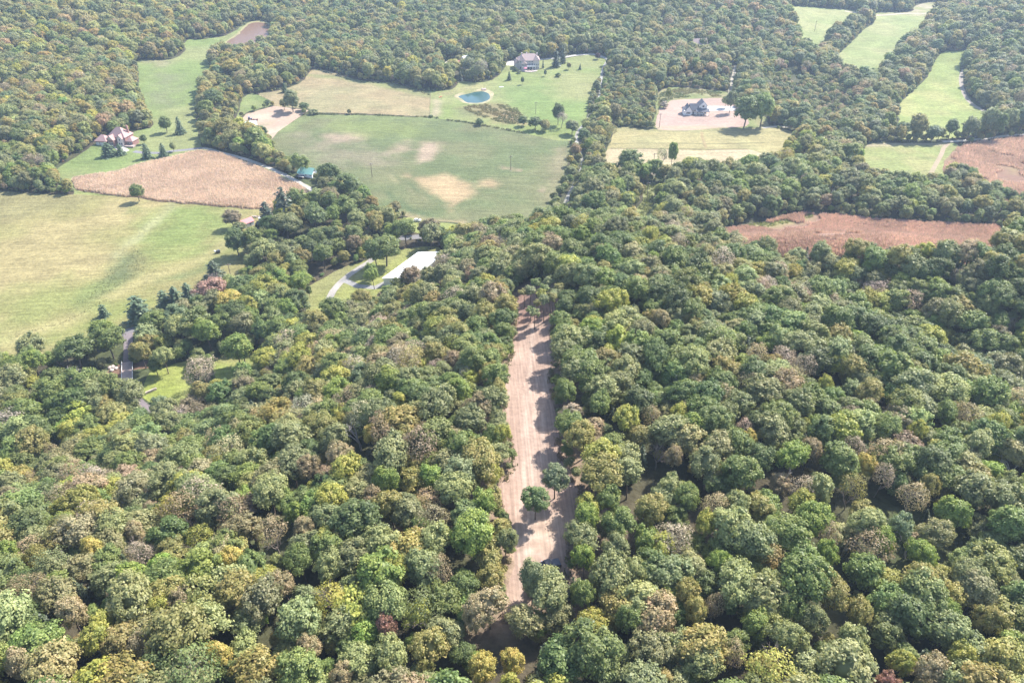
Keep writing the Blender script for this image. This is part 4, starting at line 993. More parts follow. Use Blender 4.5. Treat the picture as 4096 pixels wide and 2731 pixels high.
def make_labels():
    cl = V['clearing']; lab = {}
    P = np.array([[t['x'], t['y']] for t in OWN])
    dcl = sdf(cl, P[:, 0], P[:, 1])
    def zone(t, d):
        u, v = t['u'], t['v']
        if d < 7.5:
            side = 'left' if t['x'] < np.interp(t['y'], [85, 100, 130, 200], [2, 5, 8, 7]) else 'right'
            if t['y'] < 88: return 'at the narrow foot of the dirt clearing'
            if t['y'] < 108: return 'at the clearing\'s %s edge near the pickup' % side
            if t['y'] < 135: return 'at the clearing\'s %s edge beside the lone trees' % side
            return 'at the upper clearing\'s %s edge' % side
        if v > 2480:
            return 'in the ' + ('bottom left woods' if u < 900 else 'front woods left of clearing' if u < 1900 else 'front woods below the clearing' if u < 2500 else 'front woods right of clearing' if u < 3300 else 'bottom right woods')
        if v > 2150:
            return 'in the ' + ('lower left woods' if u < 700 else 'lower woods left of clearing' if u < 1400 else 'woods left of the pickup' if u < 2100 else 'woods right of the pickup' if u < 2900 else 'lower woods right of clearing' if u < 3500 else 'lower right woods')
        if v > 1800:
            return 'in the ' + ('left slope below the bridge' if u < 900 else 'woods left of lone trees' if u < 2100 else 'woods right of lone trees' if u < 2900 else 'right slope above the ravine')
        return 'in the ' + ('left slope woods' if u < 1100 else 'upper woods left of clearing' if u < 2100 else 'upper woods right of clearing' if u < 3000 else 'woods across the ravine')
    ss = np.array([t['s'] for t in OWN]); q1, q2 = np.quantile(ss, [0.33, 0.72])
    base = []
    for t, d in zip(OWN, dcl):
        size = 'small' if t['s'] < q1 else 'large' if t['s'] > q2 else 'medium'
        hab = 'half bare ' if t['kind'] == 'sparse' else ''
        art = '%s %s%s tree ' % (size, hab, t['name'])
        base.append((art, zone(t, d)))
    from collections import Counter, defaultdict
    def nb(i):
        """colour of the neighbour on each side, as (phrase)"""
        out = []
        t = OWN[i]
        for nm_, du, dv in (('before', 0, -1), ('behind', 0, 1), ('left of', 1, 0), ('right of', -1, 0)):
            best, bd = None, 1e9
            for j, o in enumerate(OWN):
                if j == i: continue
                a, b = o['u'] - t['u'], o['v'] - t['v']
                along = a * du + b * dv; off = abs(a * dv) + abs(b * du)
                if along > 25 and off < 0.75 * along and along + off < bd and along < 4.2 * t['r']: best, bd = o, along + off
            if best is not None: out.append('%s %s %s one' % (nm_, 'an' if best['name'][0] in 'aeiou' else 'a', best['name'].split()[-1] if best['name'] in ('deep green','green') else best['name']))
        return out
    full = [a + z for a, z in base]; c = Counter(full)
    groups = defaultdict(list)
    for i, f in enumerate(full): groups[f].append(i)
    used = set(); final = {}
    for f, g in groups.items():
        if len(g) == 1: final[g[0]] = f; continue
        opts = {i: nb(i) for i in g}
        cc = Counter(o for i in g for o in opts[i])
        rest = []
        for i in g:
            u_ = [o for o in opts[i] if cc[o] == 1]
            if u_: final[i] = base[i][0] + u_[0] + ' ' + base[i][1]
            else: rest.append(i)
        rest.sort(key=lambda i: OWN[i]['u'])
        names = ['leftmost', 'second leftmost', 'third leftmost', 'fourth leftmost', 'fifth leftmost', 'sixth leftmost', 'seventh leftmost']
        allg = sorted(g, key=lambda i: OWN[i]['u'])
        for i in rest:
            k = allg.index(i); w = 'rightmost' if k == len(allg) - 1 else names[min(k, 6)]
            final[i] = '%s %s%s' % (w, base[i][0], base[i][1])
    for i, t in enumerate(OWN):
        f = final[i]
        while len(f.split()) > 16:
            for a, b in ((' the clearing', ' clearing'), ("the upper clearing's", "upper clearing's"), (' the lone trees', ' lone trees'), (' the pickup', ' pickup'), (' in the ', ' in '), (' at the ', ' at '), ('half bare ', 'thin '), (' at ', ', ')):
                if a in f: f = f.replace(a, b, 1); break
            else: break
        f = ' '.join(f.split()[:16]) if len(f.split()) <= 16 else ' '.join(w for w in f.split() if w not in ('the', 'a', 'an'))
        lab[id(t)] = f
    return lab
LABELS = make_labels()
own_trees(LABELS)

# ------------------------------------------------------------------ single trees of the yards, fields and the clearing
PINES = [(conifer_crown(500 + k, 2.9, 9.0, 0.5, 12, 110, 0.40, 0.35, 0.16, 0.62), trunk_geo(505 + k, 7, 0.18, 0)) for k in range(2)]
PINE_C = [foliage_mesh('crown', p[0], NEEDLE) for p in PINES]; PINE_T = [wood_mesh('trunk', p[1], BARK) for p in PINES]
CEDAR_C = [foliage_mesh('crown', p[0], NEEDLE) for p in CEDARS]; CEDAR_T = [wood_mesh('trunk', p[1], BARK) for p in CEDARS]
SHRUB_C = [foliage_mesh('crown', p[0], LEAF) for p in SHRUBS]; SHRUB_T = [wood_mesh('stem', p[1], BARK) for p in SHRUBS]
LONE = [(broad_crown(520 + k, 3.2, 6.2, 3.1, 34, 96, 0.22, clr=(0.2, 0.34)), trunk_geo(525 + k, 6.5, 0.17, 6, 2.0, 0.4)) for k in range(2)]
LONE_C = [foliage_mesh('crown', p[0], LEAF) for p in LONE]; LONE_T = [wood_mesh('trunk', p[1], BARK) for p in LONE]
SLIM = [(broad_crown(530 + k, 1.7, 7.8, 1.9, 15, 44, 0.2, clr=(0.3, 0.48)), trunk_geo(535 + k, 8.6, 0.13, 3, 0.8, 0.75)) for k in range(3)]
SLIM_C = [foliage_mesh('crown', p[0], LEAF) for p in SLIM]; SLIM_T = [wood_mesh('trunk', p[1], BARK) for p in SLIM]
BARE_M = [wood_mesh('branches', bare_geo(540 + k, 12.5, 0.32, 4, 0.62, 2, thin=0.68), PALEBARK) for k in range(4)]
GREYBARE_M = [wood_mesh('branches', bare_geo(550 + k, 11, 0.24, 5, 0.6, 3, thin=0.62), GREYBARK) for k in range(2)]

FORMS = {  # crown meshes, wood meshes, native height, native width
 'broad': (CROWN_ME, TRUNK_ME, 11.6, 8.6), 'field': (FIELD_C, FIELD_T, 10.2, 8.2), 'sparse': (SPARSE_CROWN, SPARSE_TRUNK, 12.4, 8.6), 'pine': (PINE_C, PINE_T, 9.0, 4.0), 'cedar': (CEDAR_C, CEDAR_T, 9.5, 3.0),
 'shrub': (SHRUB_C, SHRUB_T, 3.0, 3.9), 'lone': (LONE_C, LONE_T, 9.4, 6.5), 'slim': (SLIM_C, SLIM_T, 9.7, 3.5)}
_n = [0]
def tree_at(u, v, hpx, wpx, form, tint, name, label, cat='tree', group=None, bright=1.0):
    """a tree whose foot is seen at (u,v) and that spans hpx by wpx there"""
    p = G(u, v); q = project([p[:]])[0]; mpp = q[2] / FOC
    cosd = math.cos(math.atan2(CAM_Z - p.z, math.hypot(p.x, p.y)))
    C, W, h0, w0 = FORMS[form]; k = _n[0] % len(C); _n[0] += 1
    sx = wpx * mpp / w0; sz = max(0.3 * sx, (hpx * mpp - 0.12 * wpx * mpp * math.sin(math.acos(cosd))) / cosd / h0)
    e = empty(name, p, random.uniform(0, 6.28)); e.scale = (sx, sx, sz)
    c = link('crown', C[k], e); c['tint'] = [float(x) * bright for x in (TINT[tint] if isinstance(tint, str) else tint)]
    link('stem' if form == 'shrub' else 'branches' if form == 'sparse' else 'trunk', W[k], e)
    tag(e, label, cat, group); return e

PINEG = (0.125, 0.175, 0.10); CEDG = (0.105, 0.15, 0.07)
# the clearing
tree_at(2141, 2076, 124, 114, 'lone', (0.165, 0.225, 0.085), 'clearing_tree', 'round lone tree with a clear trunk standing in the middle of the dirt clearing')
tree_at(2218, 1993, 126, 108, 'lone', (0.235, 0.27, 0.145), 'clearing_tree', 'grey green lone tree in the shade at the right side of the clearing')
SL = [(2121, 1290, 66, 40, 'green', 'short slim tree at the front left of the thin grove'), (2137, 1318, 84, 44, 'pale green', 'frontmost slim tree of the thin grove at the clearing head'), (2175, 1290, 112, 46, 'grey green', 'tall slim tree in the middle of the thin grove'),
 (2203, 1277, 108, 42, 'olive', 'slim dark stemmed tree at the right of the thin grove'), (2163, 1246, 90, 44, 'yellow green', 'slim yellowish tree behind the middle of the thin grove'), (2149, 1277, 80, 32, 'olive', 'very thin tree just behind the frontmost slim tree'),
 (2220, 1231, 76, 44, 'grey green', 'slim tree at the right rear corner of the thin grove'), (2175, 1221, 84, 46, 'green', 'slim green tree in the rear row of the thin grove'), (2209, 1249, 84, 34, 'pale green', 'slim pale tree between two darker ones at right of the grove'),
 (2233, 1216, 84, 42, 'olive', 'outermost slim tree at the right of the thin grove'), (2120, 1228, 84, 48, 'grey green', 'slim tree at the left rear of the thin grove'), (2098, 1232, 80, 46, 'olive', 'outermost slim tree at the left of the thin grove'), (2145, 1196, 84, 48, 'green', 'slim tree at the very back of the thin grove'), (2195, 1190, 84, 48, 'pale green', 'pale slim tree at the back right of the thin grove')]
for u, v, h, w, c, l in SL: tree_at(u, v, h, w, 'slim', c, 'slender_tree', l, 'tree', 'slim trees at the head of the clearing')
# valley and field trees
YT = [
 (558, 806, 62, 50, 'field', 'green', 'field_tree', 'lone green tree at the corn edge in the open pasture'),
 (591, 634, 58, 36, 'pine', PINEG, 'pine_tree', 'broad pine left of two beside the brick house drive'), (657, 627, 52, 32, 'pine', PINEG, 'pine_tree', 'neat cone shaped pine right of the broad one by the drive'),
 (438, 625, 54, 50, 'pine', PINEG, 'pine_tree', 'wide dark pine in front of the brick house garage'), (484, 619, 42, 32, 'pine', PINEG, 'pine_tree', 'smaller pine just right of the wide dark pine by the garage'),
 (669, 531, 58, 44, 'field', 'green', 'yard_tree', 'full leafy tree left of the spruce on the brick house lawn'), (724, 535, 64, 32, 'pine', PINEG, 'spruce_tree', 'tall narrow spruce on the lawn behind the brick house'),
 (696, 607, 34, 26, 'field', 'pale green', 'yard_tree', 'pale young tree right of the cone shaped pine'), (579, 577, 34, 24, 'field', 'deep green', 'yard_tree', 'small rounded tree at the right end of the brick house'),
 (1173, 449, 78, 60, 'field', 'grey green', 'field_tree', 'tall dark tree of the clump at the dirt lot corner'), (1138, 440, 38, 36, 'field', 'olive', 'field_tree', 'lower tree at the left of the dirt lot clump'), (1219, 444, 30, 44, 'field', 'deep green', 'field_tree', 'low spreading tree at the right of the dirt lot clump'),
 (1140, 370, 36, 24, 'cedar', CEDG, 'cedar_tree', 'small dark cedar at the wood edge of the hay field'), (1255, 458, 20, 36, 'shrub', 'grey green', 'shrub', 'grey shrub at the left end of the bean field fence'),
 (1071, 419, 18, 30, 'shrub', 'deep green', 'shrub', 'dark shrub at the paddock corner'), (1918, 502, 26, 36, 'shrub', 'deep green', 'shrub', 'dark bush alone on the fence line above the bean field'), (1724, 470, 10, 16, 'shrub', 'deep green', 'shrub', 'low weed bush at the hay field corner post'),
 (2092, 505, 36, 40, 'field', 'deep green', 'field_tree', 'first low tree of the clump below the lawn'), (2140, 520, 46, 56, 'field', 'deep green', 'field_tree', 'dark spreading tree in the middle of the clump below the lawn'), (2180, 525, 40, 44, 'field', 'olive', 'field_tree', 'olive tree right of the middle of the clump below the lawn'),
 (2232, 500, 76, 46, 'field', 'deep green', 'field_tree', 'tall dark tree rising above the clump below the lawn'), (2246, 512, 60, 46, 'sparse', 'pinkish grey', 'field_tree', 'greyish tree standing before the tall dark one below the lawn'), (2288, 538, 50, 58, 'field', 'grey green', 'field_tree', 'rounded tree at the right end of the clump below the lawn'),
 (2037, 321, 32, 18, 'cedar', CEDG, 'cedar_tree', 'upright dark cedar on the lawn left of the terrace'), (2090, 339, 26, 14, 'field', 'deep green', 'yard_tree', 'small dark sapling in the middle of the lawn'), (2181, 306, 22, 12, 'field', 'grey green', 'yard_tree', 'thin young tree just right of the terrace'),
 (2275, 279, 24, 20, 'field', 'olive', 'yard_tree', 'small spreading tree at the upper right of the lawn'), (2320, 279, 22, 12, 'cedar', CEDG, 'yard_tree', 'slim sapling near the right edge of the lawn'), (2232, 307, 14, 26, 'shrub', 'deep green', 'shrub', 'wide round bush alone on the right of the lawn'),
 (2172, 273, 34, 9, 'cedar', CEDG, 'cedar_tree', 'pencil thin evergreen against the right wall of the cream house'), (2224, 268, 66, 34, 'cedar', (0.05, 0.08, 0.055), 'cedar_tree', 'big dark evergreen behind the white mast'), (2252, 252, 66, 26, 'cedar', (0.12, 0.14, 0.08), 'cedar_tree', 'lighter evergreen right of the big dark one'),
 (2219, 266, 12, 12, 'cedar', CEDG, 'shrub', 'tiny cone bush at the foot of the big dark evergreen'), (2390, 238, 22, 20, 'field', (0.12, 0.05, 0.06), 'yard_tree', 'dark purple leaved tree where the drive bends'), (1925, 322, 78, 60, 'sparse', (0.26, 0.23, 0.18), 'yard_tree', 'pale grey thinning tree above the blue pond'),
 (2062, 285, 14, 22, 'shrub', 'deep green', 'shrub', 'dark bush at the left wall of the cream house'), (2076, 294, 12, 20, 'shrub', 'grey green', 'shrub', 'grey bush beside the terrace'),
 (2975, 512, 112, 92, 'field', 'green', 'field_tree', 'great dark oak right of the bare house plot'), (3040, 510, 118, 90, 'field', 'bright green', 'field_tree', 'great bright oak merging with the dark one by the house plot'), (2918, 452, 78, 42, 'field', 'grey green', 'field_tree', 'slender airy tree at the end of the concrete driveway'), (2900, 432, 44, 30, 'field', 'pale green', 'field_tree', 'short pale tree left of the slender airy one'),
 (2672, 402, 44, 26, 'field', 'yellow green', 'yard_tree', 'small yellowish tree at the back left corner of the house plot'), (2655, 432, 24, 36, 'shrub', 'pinkish grey', 'shrub', 'brownish brush at the left corner of the house plot'),
 (2642, 676, 82, 40, 'sparse', 'grey green', 'field_tree', 'airy grey tree in front of the stubble strip'), (2684, 672, 92, 40, 'field', 'bright green', 'field_tree', 'upright bright tree right of the airy grey one'), (2515, 710, 100, 92, 'field', 'green', 'field_tree', 'rounded tree standing before the left part of the stubble'),
 (2442, 570, 70, 44, 'sparse', 'olive', 'field_tree', 'thin olive tree at the left corner of the yellow field'),
 (3793, 556, 72, 54, 'field', 'deep green', 'field_tree', 'short trunked tree standing alone below the curved meadow'), (3866, 562, 84, 60, 'field', 'grey green', 'field_tree', 'first tree right of the lone one along the far lane'), (3932, 552, 108, 68, 'field', 'pale green', 'field_tree', 'tallest pale tree of the row along the far lane'),
 (3972, 560, 96, 56, 'field', 'green', 'field_tree', 'green tree before the tallest one of the far lane row'), (4012, 536, 92, 62, 'field', 'pale green', 'field_tree', 'pale tree behind the right end of the far lane row'), (4075, 530, 86, 60, 'field', 'blue green', 'field_tree', 'bluish tree at the right end of the far lane'),
 (3655, 560, 92, 70, 'field', 'olive', 'field_tree', 'olive tree among scrub left of the lone meadow tree'), (3722, 570, 60, 60, 'field', 'blue green', 'field_tree', 'low bluish tree left of the lone meadow tree'), (3600, 560, 66, 60, 'field', 'deep green', 'field_tree', 'dark low tree at the left end of the meadow scrub'),
 (935, 912, 66, 66, 'field', 'brown', 'yard_tree', 'round brownish tree left of the red roofed shed'), (962, 925, 34, 50, 'field', 'grey green', 'yard_tree', 'low tree before the red roofed shed'), (1075, 905, 96, 64, 'pine', (0.085, 0.115, 0.08), 'pine_tree', 'dark pine over the small white trailer'), (1150, 905, 150, 80, 'pine', (0.12, 0.14, 0.095), 'pine_tree', 'tallest ragged pine near the corn field corner'),
 (1036, 912, 26, 28, 'shrub', (0.06, 0.07, 0.07), 'shrub', 'dark rounded bush beside the small white trailer'),
 (955, 1022, 100, 84, 'field', 'deep green', 'yard_tree', 'large shade tree at the right edge of the pasture'), (862, 1112, 70, 62, 'pine', (0.10, 0.125, 0.075), 'pine_tree', 'loose pine on the pasture edge behind the russet tree'),
 (566, 1284, 104, 88, 'pine', PINEG, 'pine_tree', 'big dark blue pine on the near edge of the pasture'), (709, 1220, 76, 58, 'pine', PINEG, 'pine_tree', 'dark pine in the middle of the three by the pasture'), (663, 1224, 64, 52, 'pine', PINEG, 'pine_tree', 'left pine of the three by the pasture'), (755, 1190, 60, 46, 'pine', PINEG, 'pine_tree', 'right pine of the three by the pasture'), (418, 1264, 48, 36, 'pine', PINEG, 'pine_tree', 'lone pine top on the near pasture edge'),
 (964, 1466, 120, 96, 'field', 'bright green', 'yard_tree', 'bright green tree with bare trunk over the scrap of lawn'), (632, 1500, 66, 50, 'field', 'green', 'yard_tree', 'bushy tree at the top of the small bridge lawn'), (1490, 1124, 66, 52, 'field', 'bright green', 'yard_tree', 'bright rounded tree on the lawn beside the looping drive'), (1508, 1074, 110, 84, 'field', 'green', 'yard_tree', 'tall double crowned tree behind the looping drive'),
 (1240, 1190, 44, 22, 'field', 'green', 'yard_tree', 'small green tree at the left end of the loop lawn'),
]
for a in YT: tree_at(*a[:8], 'shrub' if a[6] == 'shrub' else 'tree', None, 1.0)

# leafless trees, bleached or grey
def bare(u, v, hpx, wpx, label, grey=False):
    p = G(u, v, 5.0); p.z = float(H(p.x, p.y)); q = project([p[:]])[0]; m = q[2] / FOC
    e = empty('bare_tree', p, random.uniform(0, 6.28)); s = max(0.6, hpx * m / 7.5); e.scale = (min(s, wpx * m / 6.0), min(s, wpx * m / 6.0), min(s, 1.25))
    ms = GREYBARE_M if grey else BARE_M
    k = _n[0] % len(ms); _n[0] += 1
    link('branches', ms[k], e); tag(e, label, 'dead tree', 'leafless trees in the woods')
for b in [(275, 1515, 75, 75, 'bleached bare tree in the creek woods left of the bridge'), (478, 2010, 80, 60, 'bleached bare snag in the left hillside woods'), (1435, 1740, 110, 80, 'large bleached bare tree with a gap beside the golden one'), (1235, 1690, 70, 60, 'bare tree right of the russet crown'),
          (3650, 2165, 110, 100, 'big bare grey tree in the lower right woods'), (3390, 2160, 70, 70, 'bare tree left of the big bare grey tree'), (2478, 1885, 45, 40, 'thin bare snag right of the clearing middle'), (3130, 1920, 70, 50, 'leaning bare tree in the right hillside woods'), (4060, 1860, 80, 70, 'bare tree at the right picture edge'),
          (3075, 2075, 50, 40, 'small bare snag in the right hillside woods'), (2660, 1490, 40, 40, 'pale bare top on the right upper woods')]: bare(*b)
for b in [(2030, 1005, 90, 100, 'wide grey leafless tree behind the clearing head'), (1020, 2130, 90, 80, 'grey leafless tree in the left lower woods'), (770, 2075, 70, 70, 'grey twiggy tree above the left lower woods'), (560, 2190, 90, 80, 'grey twiggy tree near the left picture side'), (2630, 1815, 70, 60, 'dark twiggy tree in the middle of the right woods'), (950, 2330, 90, 80, 'pale twiggy tree in the lower left woods'),
          (870, 1125, 60, 60, 'grey twiggy tree beside the russet tree'), (1085, 1480, 60, 60, 'grey twiggy tree above the russet crown'), (1450, 1330, 60, 60, 'grey leafless tree on the left upper slope'), (3480, 2080, 70, 70, 'grey twiggy tree in the right lower woods')]: bare(*b, True)

# ------------------------------------------------------------------ standing corn, weeds
def clump_mesh(name, n, h, w, lean, seed, mat, wid=0.09):
    rng = np.random.default_rng(seed); Vs, F, lv = [], [], []
    for i in range(n):
        a = rng.uniform(0, 6.28); b = rng.uniform(0, 6.28); x, y = rng.normal(0, w, 2); hh = h * rng.uniform(0.7, 1.1)
        dx, dy = math.cos(a) * lean * hh, math.sin(a) * lean * hh; wx, wy = math.cos(b) * wid, math.sin(b) * wid
        k = len(Vs) ; Vs += [(x - wx, y - wy, 0), (x + wx, y + wy, 0), (x + dx * .6 + wx, y + dy * .6 + wy, hh * .7), (x + dx * .6 - wx, y + dy * .6 - wy, hh * .7), (x + dx * 1.5, y + dy * 1.5, hh)]
        F.append((k, k + 1, k + 2, k + 3)); F.append((k + 3, k + 2, k + 4, k + 4)); lv += [rng.uniform(0, 1)] * 5
    V_ = np.array(Vs); q = np.array([f for f in F if f[2] != f[3]]); t = np.array([f[:3] for f in F if f[2] == f[3]])
    return mesh_np(name, V_, [q, t], [mat], {'lv': ('POINT', 'FLOAT', np.array(lv))})
STRAW = leaf_mat('dry_stalks', 0.35, 0.3)
cc = bpy.data.collections.new('stalk_forms')
for k in range(4): cc.objects.link(bpy.data.objects.new('stalk_%d' % k, clump_mesh('stalks', 13, 1.9, 0.36, 0.2, 600 + k, STRAW, 0.12)))
wc = bpy.data.collections.new('weed_forms')
for k in range(3): wc.objects.link(bpy.data.objects.new('weed_%d' % k, clump_mesh('weeds', 16, 0.8, 0.45, 0.4, 620 + k, LEAF, 0.14)))
def crop(name, poly, sp, row, ang, tint, tint2, label, coll=cc, nf=4, scl=(0.9, 1.06), thin=None, cat='crop'):
    rng = np.random.default_rng(31)
    c = poly.mean(0); Rm = np.abs(poly - c).max() * 1.5
    gx, gy = np.meshgrid(np.arange(-Rm, Rm, sp), np.arange(-Rm, Rm, row))
    a = R(ang); x = gx.ravel() + rng.normal(0, 0.2, gx.size); y = gy.ravel() + rng.normal(0, 0.13, gx.size)
    X, Y = c[0] + x * math.cos(a) - y * math.sin(a), c[1] + x * math.sin(a) + y * math.cos(a)
    m = sdf(poly, X, Y) < -0.7
    dep = Y * 0.83 + 90; m &= np.abs(X) < 0.72 * dep + 10
    X, Y = X[m], Y[m]
    if thin is not None: m = thin(X, Y); X, Y = X[m], Y[m]
    n = len(X); w = np.clip(smooth(0.3, 0.7, fbm(X, Y, 14, 51, 3)) + rng.normal(0, 0.12, n), 0, 1)
    t = lerp(tint, tint2, w) * rng.uniform(0.92, 1.08, (n, 1)); s = rng.uniform(*scl, n)
    ob = gn_scatter(name, np.stack([X, Y, H(X, Y) - 0.03], 1), np.stack([np.zeros(n), np.zeros(n), rng.uniform(0, 6.28, n)], 1), np.stack([s, s, s * rng.uniform(0.85, 1.1, n)], 1), t, rng.integers(0, nf, n), coll)
    tag(ob, label, cat, None, 'stuff'); return ob
crop('corn_stalks', V['corn'], 0.85, 1.05, -12, (0.76, 0.59, 0.50), (0.66, 0.50, 0.42), 'standing brown corn left of the green roofed barn')
crop('corn_stalks', V['redcorn'], 0.85, 1.1, -8, (0.64, 0.42, 0.37), (0.52, 0.34, 0.30), 'standing red brown corn strip behind the wooded hill', thin=lambda X, Y: fbm(X, Y, 16, 5, 2) < 0.66)
crop('corn_stalks', V['cornE'], 1.3, 1.5, -20, (0.64, 0.44, 0.39), (0.52, 0.35, 0.31), 'standing red brown corn by the far lane', thin=lambda X, Y: fbm(X, Y, 16, 15, 2) < 0.70)
ditch = XY([(890, 970), (820, 1030), (560, 1130), (300, 1240), (320, 1270), (520, 1180), (660, 1130), (720, 1010), (560, 1000), (520, 1040), (600, 1090)])
def weeds(name, px, sp, label, tint=(0.14, 0.165, 0.085), tint2=(0.22, 0.205, 0.12), scl=(0.5, 1.2), line=None, thin=0.5):
    poly = smoothpoly(XY(px)) if line is None else ribbon(XY(px), line)
    rng = np.random.default_rng(len(name) + len(label))
    crop(name, poly, sp, sp, 17, tint, tint2, label, wc, 3, scl, lambda X, Y: (fbm(X, Y, 7, 61, 2) > 0.5 - 0.3 * thin) & (rng.random(len(X)) < 0.75), 'weeds')
weeds('weeds', [(520, 985), (590, 1030), (570, 1090), (500, 1130), (430, 1180), (330, 1230), (290, 1215), (390, 1130), (450, 1050)], 1.0, 'patch of rough weeds in the pasture hollow', (0.20, 0.22, 0.105), (0.29, 0.26, 0.15), (0.14, 0.36), None, 0.75)
weeds('weeds', [(430, 1195), (330, 1250), (250, 1290), (150, 1320), (60, 1350)], 1.0, 'weedy ditch line crossing the pasture', (0.22, 0.22, 0.11), (0.30, 0.25, 0.15), (0.15, 0.4), 3.5, 0.7)
weeds('weeds', [(1235, 458), (1459, 460), (1638, 467), (1724, 470), (1800, 482), (1870, 491), (1950, 506), (2090, 532)], 0.9, 'weeds along the fence above the bean field', line=2.6, scl=(0.6, 1.5))
weeds('weeds', [(1850, 428), (1960, 417), (2060, 427), (2095, 470), (2080, 500), (2000, 490), (1900, 460)], 1.3, 'rough brown weeds below the blue pond', (0.26, 0.21, 0.115), (0.17, 0.17, 0.085))
weeds('weeds', [(1270, 280), (1434, 326), (1561, 336), (1638, 354), (1722, 382)], 1.1, 'weedy strip along the upper edge of the hay field', line=2.4)
weeds('weeds', [(2638, 375), (2714, 354), (2800, 360), (2890, 372), (2890, 388), (2765, 390), (2690, 398), (2650, 425), (2635, 440)], 1.2, 'rough weeds behind the house plot', (0.16, 0.19, 0.085), (0.26, 0.23, 0.13))
weeds('weeds', [(2450, 575), (2600, 573), (2760, 574), (2900, 575), (3060, 572)], 1.2, 'line of dead weeds across the yellow field', (0.20, 0.16, 0.085), (0.26, 0.21, 0.11), (0.3, 0.7), 1.2)
weeds('weeds', [(2440, 596), (2600, 597), (2800, 600), (3000, 600)], 1.2, 'line of dead weeds between yellow field and stubble', (0.20, 0.16, 0.085), (0.26, 0.21, 0.11), (0.3, 0.8), 1.4)
weeds('weeds', [(2585, 735), (2628, 735), (2615, 800), (2600, 930), (2520, 930), (2545, 850), (2570, 790)], 1.3, 'pale weeds under the power line', (0.28, 0.28, 0.12), (0.2, 0.22, 0.085))
weeds('weeds', [(2960, 905), (3051, 888), (3245, 853), (3260, 870), (3100, 905), (2990, 925)], 1.2, 'yellow green weeds at the end of the red corn', (0.3, 0.31, 0.12), (0.24, 0.26, 0.1))

crop('weeds', ribbon(np.concatenate([V['clearing'], V['clearing'][:1]]), 2.4), 0.9, 0.9, 11, (0.19, 0.2, 0.10), (0.30, 0.22, 0.15), 'brush and weeds along the ragged edge of the clearing', wc, 3, (0.4, 1.1), lambda X, Y: (fbm(X, Y, 5, 67, 2) > .46) & (sdf(V['clearing'], X, Y) > -.25), 'weeds')

# ------------------------------------------------------------------ buildings and made things
M = {
 'cream': paint('cream_stone', (0.60, 0.52, 0.49), 0.85, 0.2, grain=0.12, scale=1.5), 'rooftan': paint('tan_shingle', (0.38, 0.29, 0.27), 0.9, 0.15, grain=0.14, scale=2.5),
 'white': paint('white_siding', (0.80, 0.79, 0.77), 0.6, 0.3, grain=0.04, scale=2), 'dark': paint('dark_shingle', (0.115, 0.12, 0.145), 0.8, 0.25, grain=0.15, scale=2.5),
 'brick': paint('red_brick', (0.33, 0.19, 0.17), 0.9, 0.15, grain=0.18, scale=3), 'roofpink': paint('rose_shingle', (0.42, 0.27, 0.25), 0.9, 0.15, grain=0.12, scale=2.5),
 'mint': paint('mint_metal', (0.30, 0.56, 0.50), 0.45, 0.45, grain=0.05, scale=1), 'palemint': paint('pale_mint_metal', (0.56, 0.72, 0.66), 0.45, 0.45, grain=0.05, scale=1),
 'red': paint('red_metal', (0.52, 0.14, 0.15), 0.5, 0.4, grain=0.1, scale=1.5), 'rust': paint('rusty_metal', (0.36, 0.15, 0.12), 0.8, 0.2, grain=0.25, scale=1.5),
 'whiteroof': paint('white_membrane', (0.82, 0.82, 0.82), 0.5, 0.4, grain=0.03, scale=0.6), 'grey': paint('weathered_wood', (0.33, 0.28, 0.27), 0.9, 0.1, grain=0.25, scale=3),
 'glass': paint('window_glass', (0.05, 0.06, 0.08), 0.1, 0.6), 'trim': paint('white_trim', (0.82, 0.81, 0.79), 0.5, 0.3), 'stone': paint('stone', (0.46, 0.39, 0.35), 0.9, 0.15, grain=0.25, scale=2.5),
 'deck': paint('timber_deck', (0.40, 0.31, 0.28), 0.85, 0.15, grain=0.2, scale=2), 'umbrella': paint('pink_canvas', (0.78, 0.20, 0.30), 0.8, 0.2), 'black': paint('black_paint', (0.012, 0.013, 0.018), 0.25, 0.6),
 'tyre': paint('tyre_rubber', (0.02, 0.02, 0.022), 0.9, 0.2), 'chrome': paint('bright_metal', (0.6, 0.6, 0.62), 0.25, 0.5, 1.0), 'redlamp': paint('red_lens', (0.4, 0.02, 0.02), 0.3, 0.5), 'pole': paint('pole_wood', (0.24, 0.19, 0.16), 0.9, 0.1, grain=0.2),
 'blue': paint('blue_paint', (0.12, 0.16, 0.3), 0.5, 0.4), 'orange': paint('orange_plastic', (0.66, 0.20, 0.13), 0.5, 0.4), 'asph': paint('driveway_tar', (0.2, 0.19, 0.2), 0.9, 0.1, grain=0.15),
}
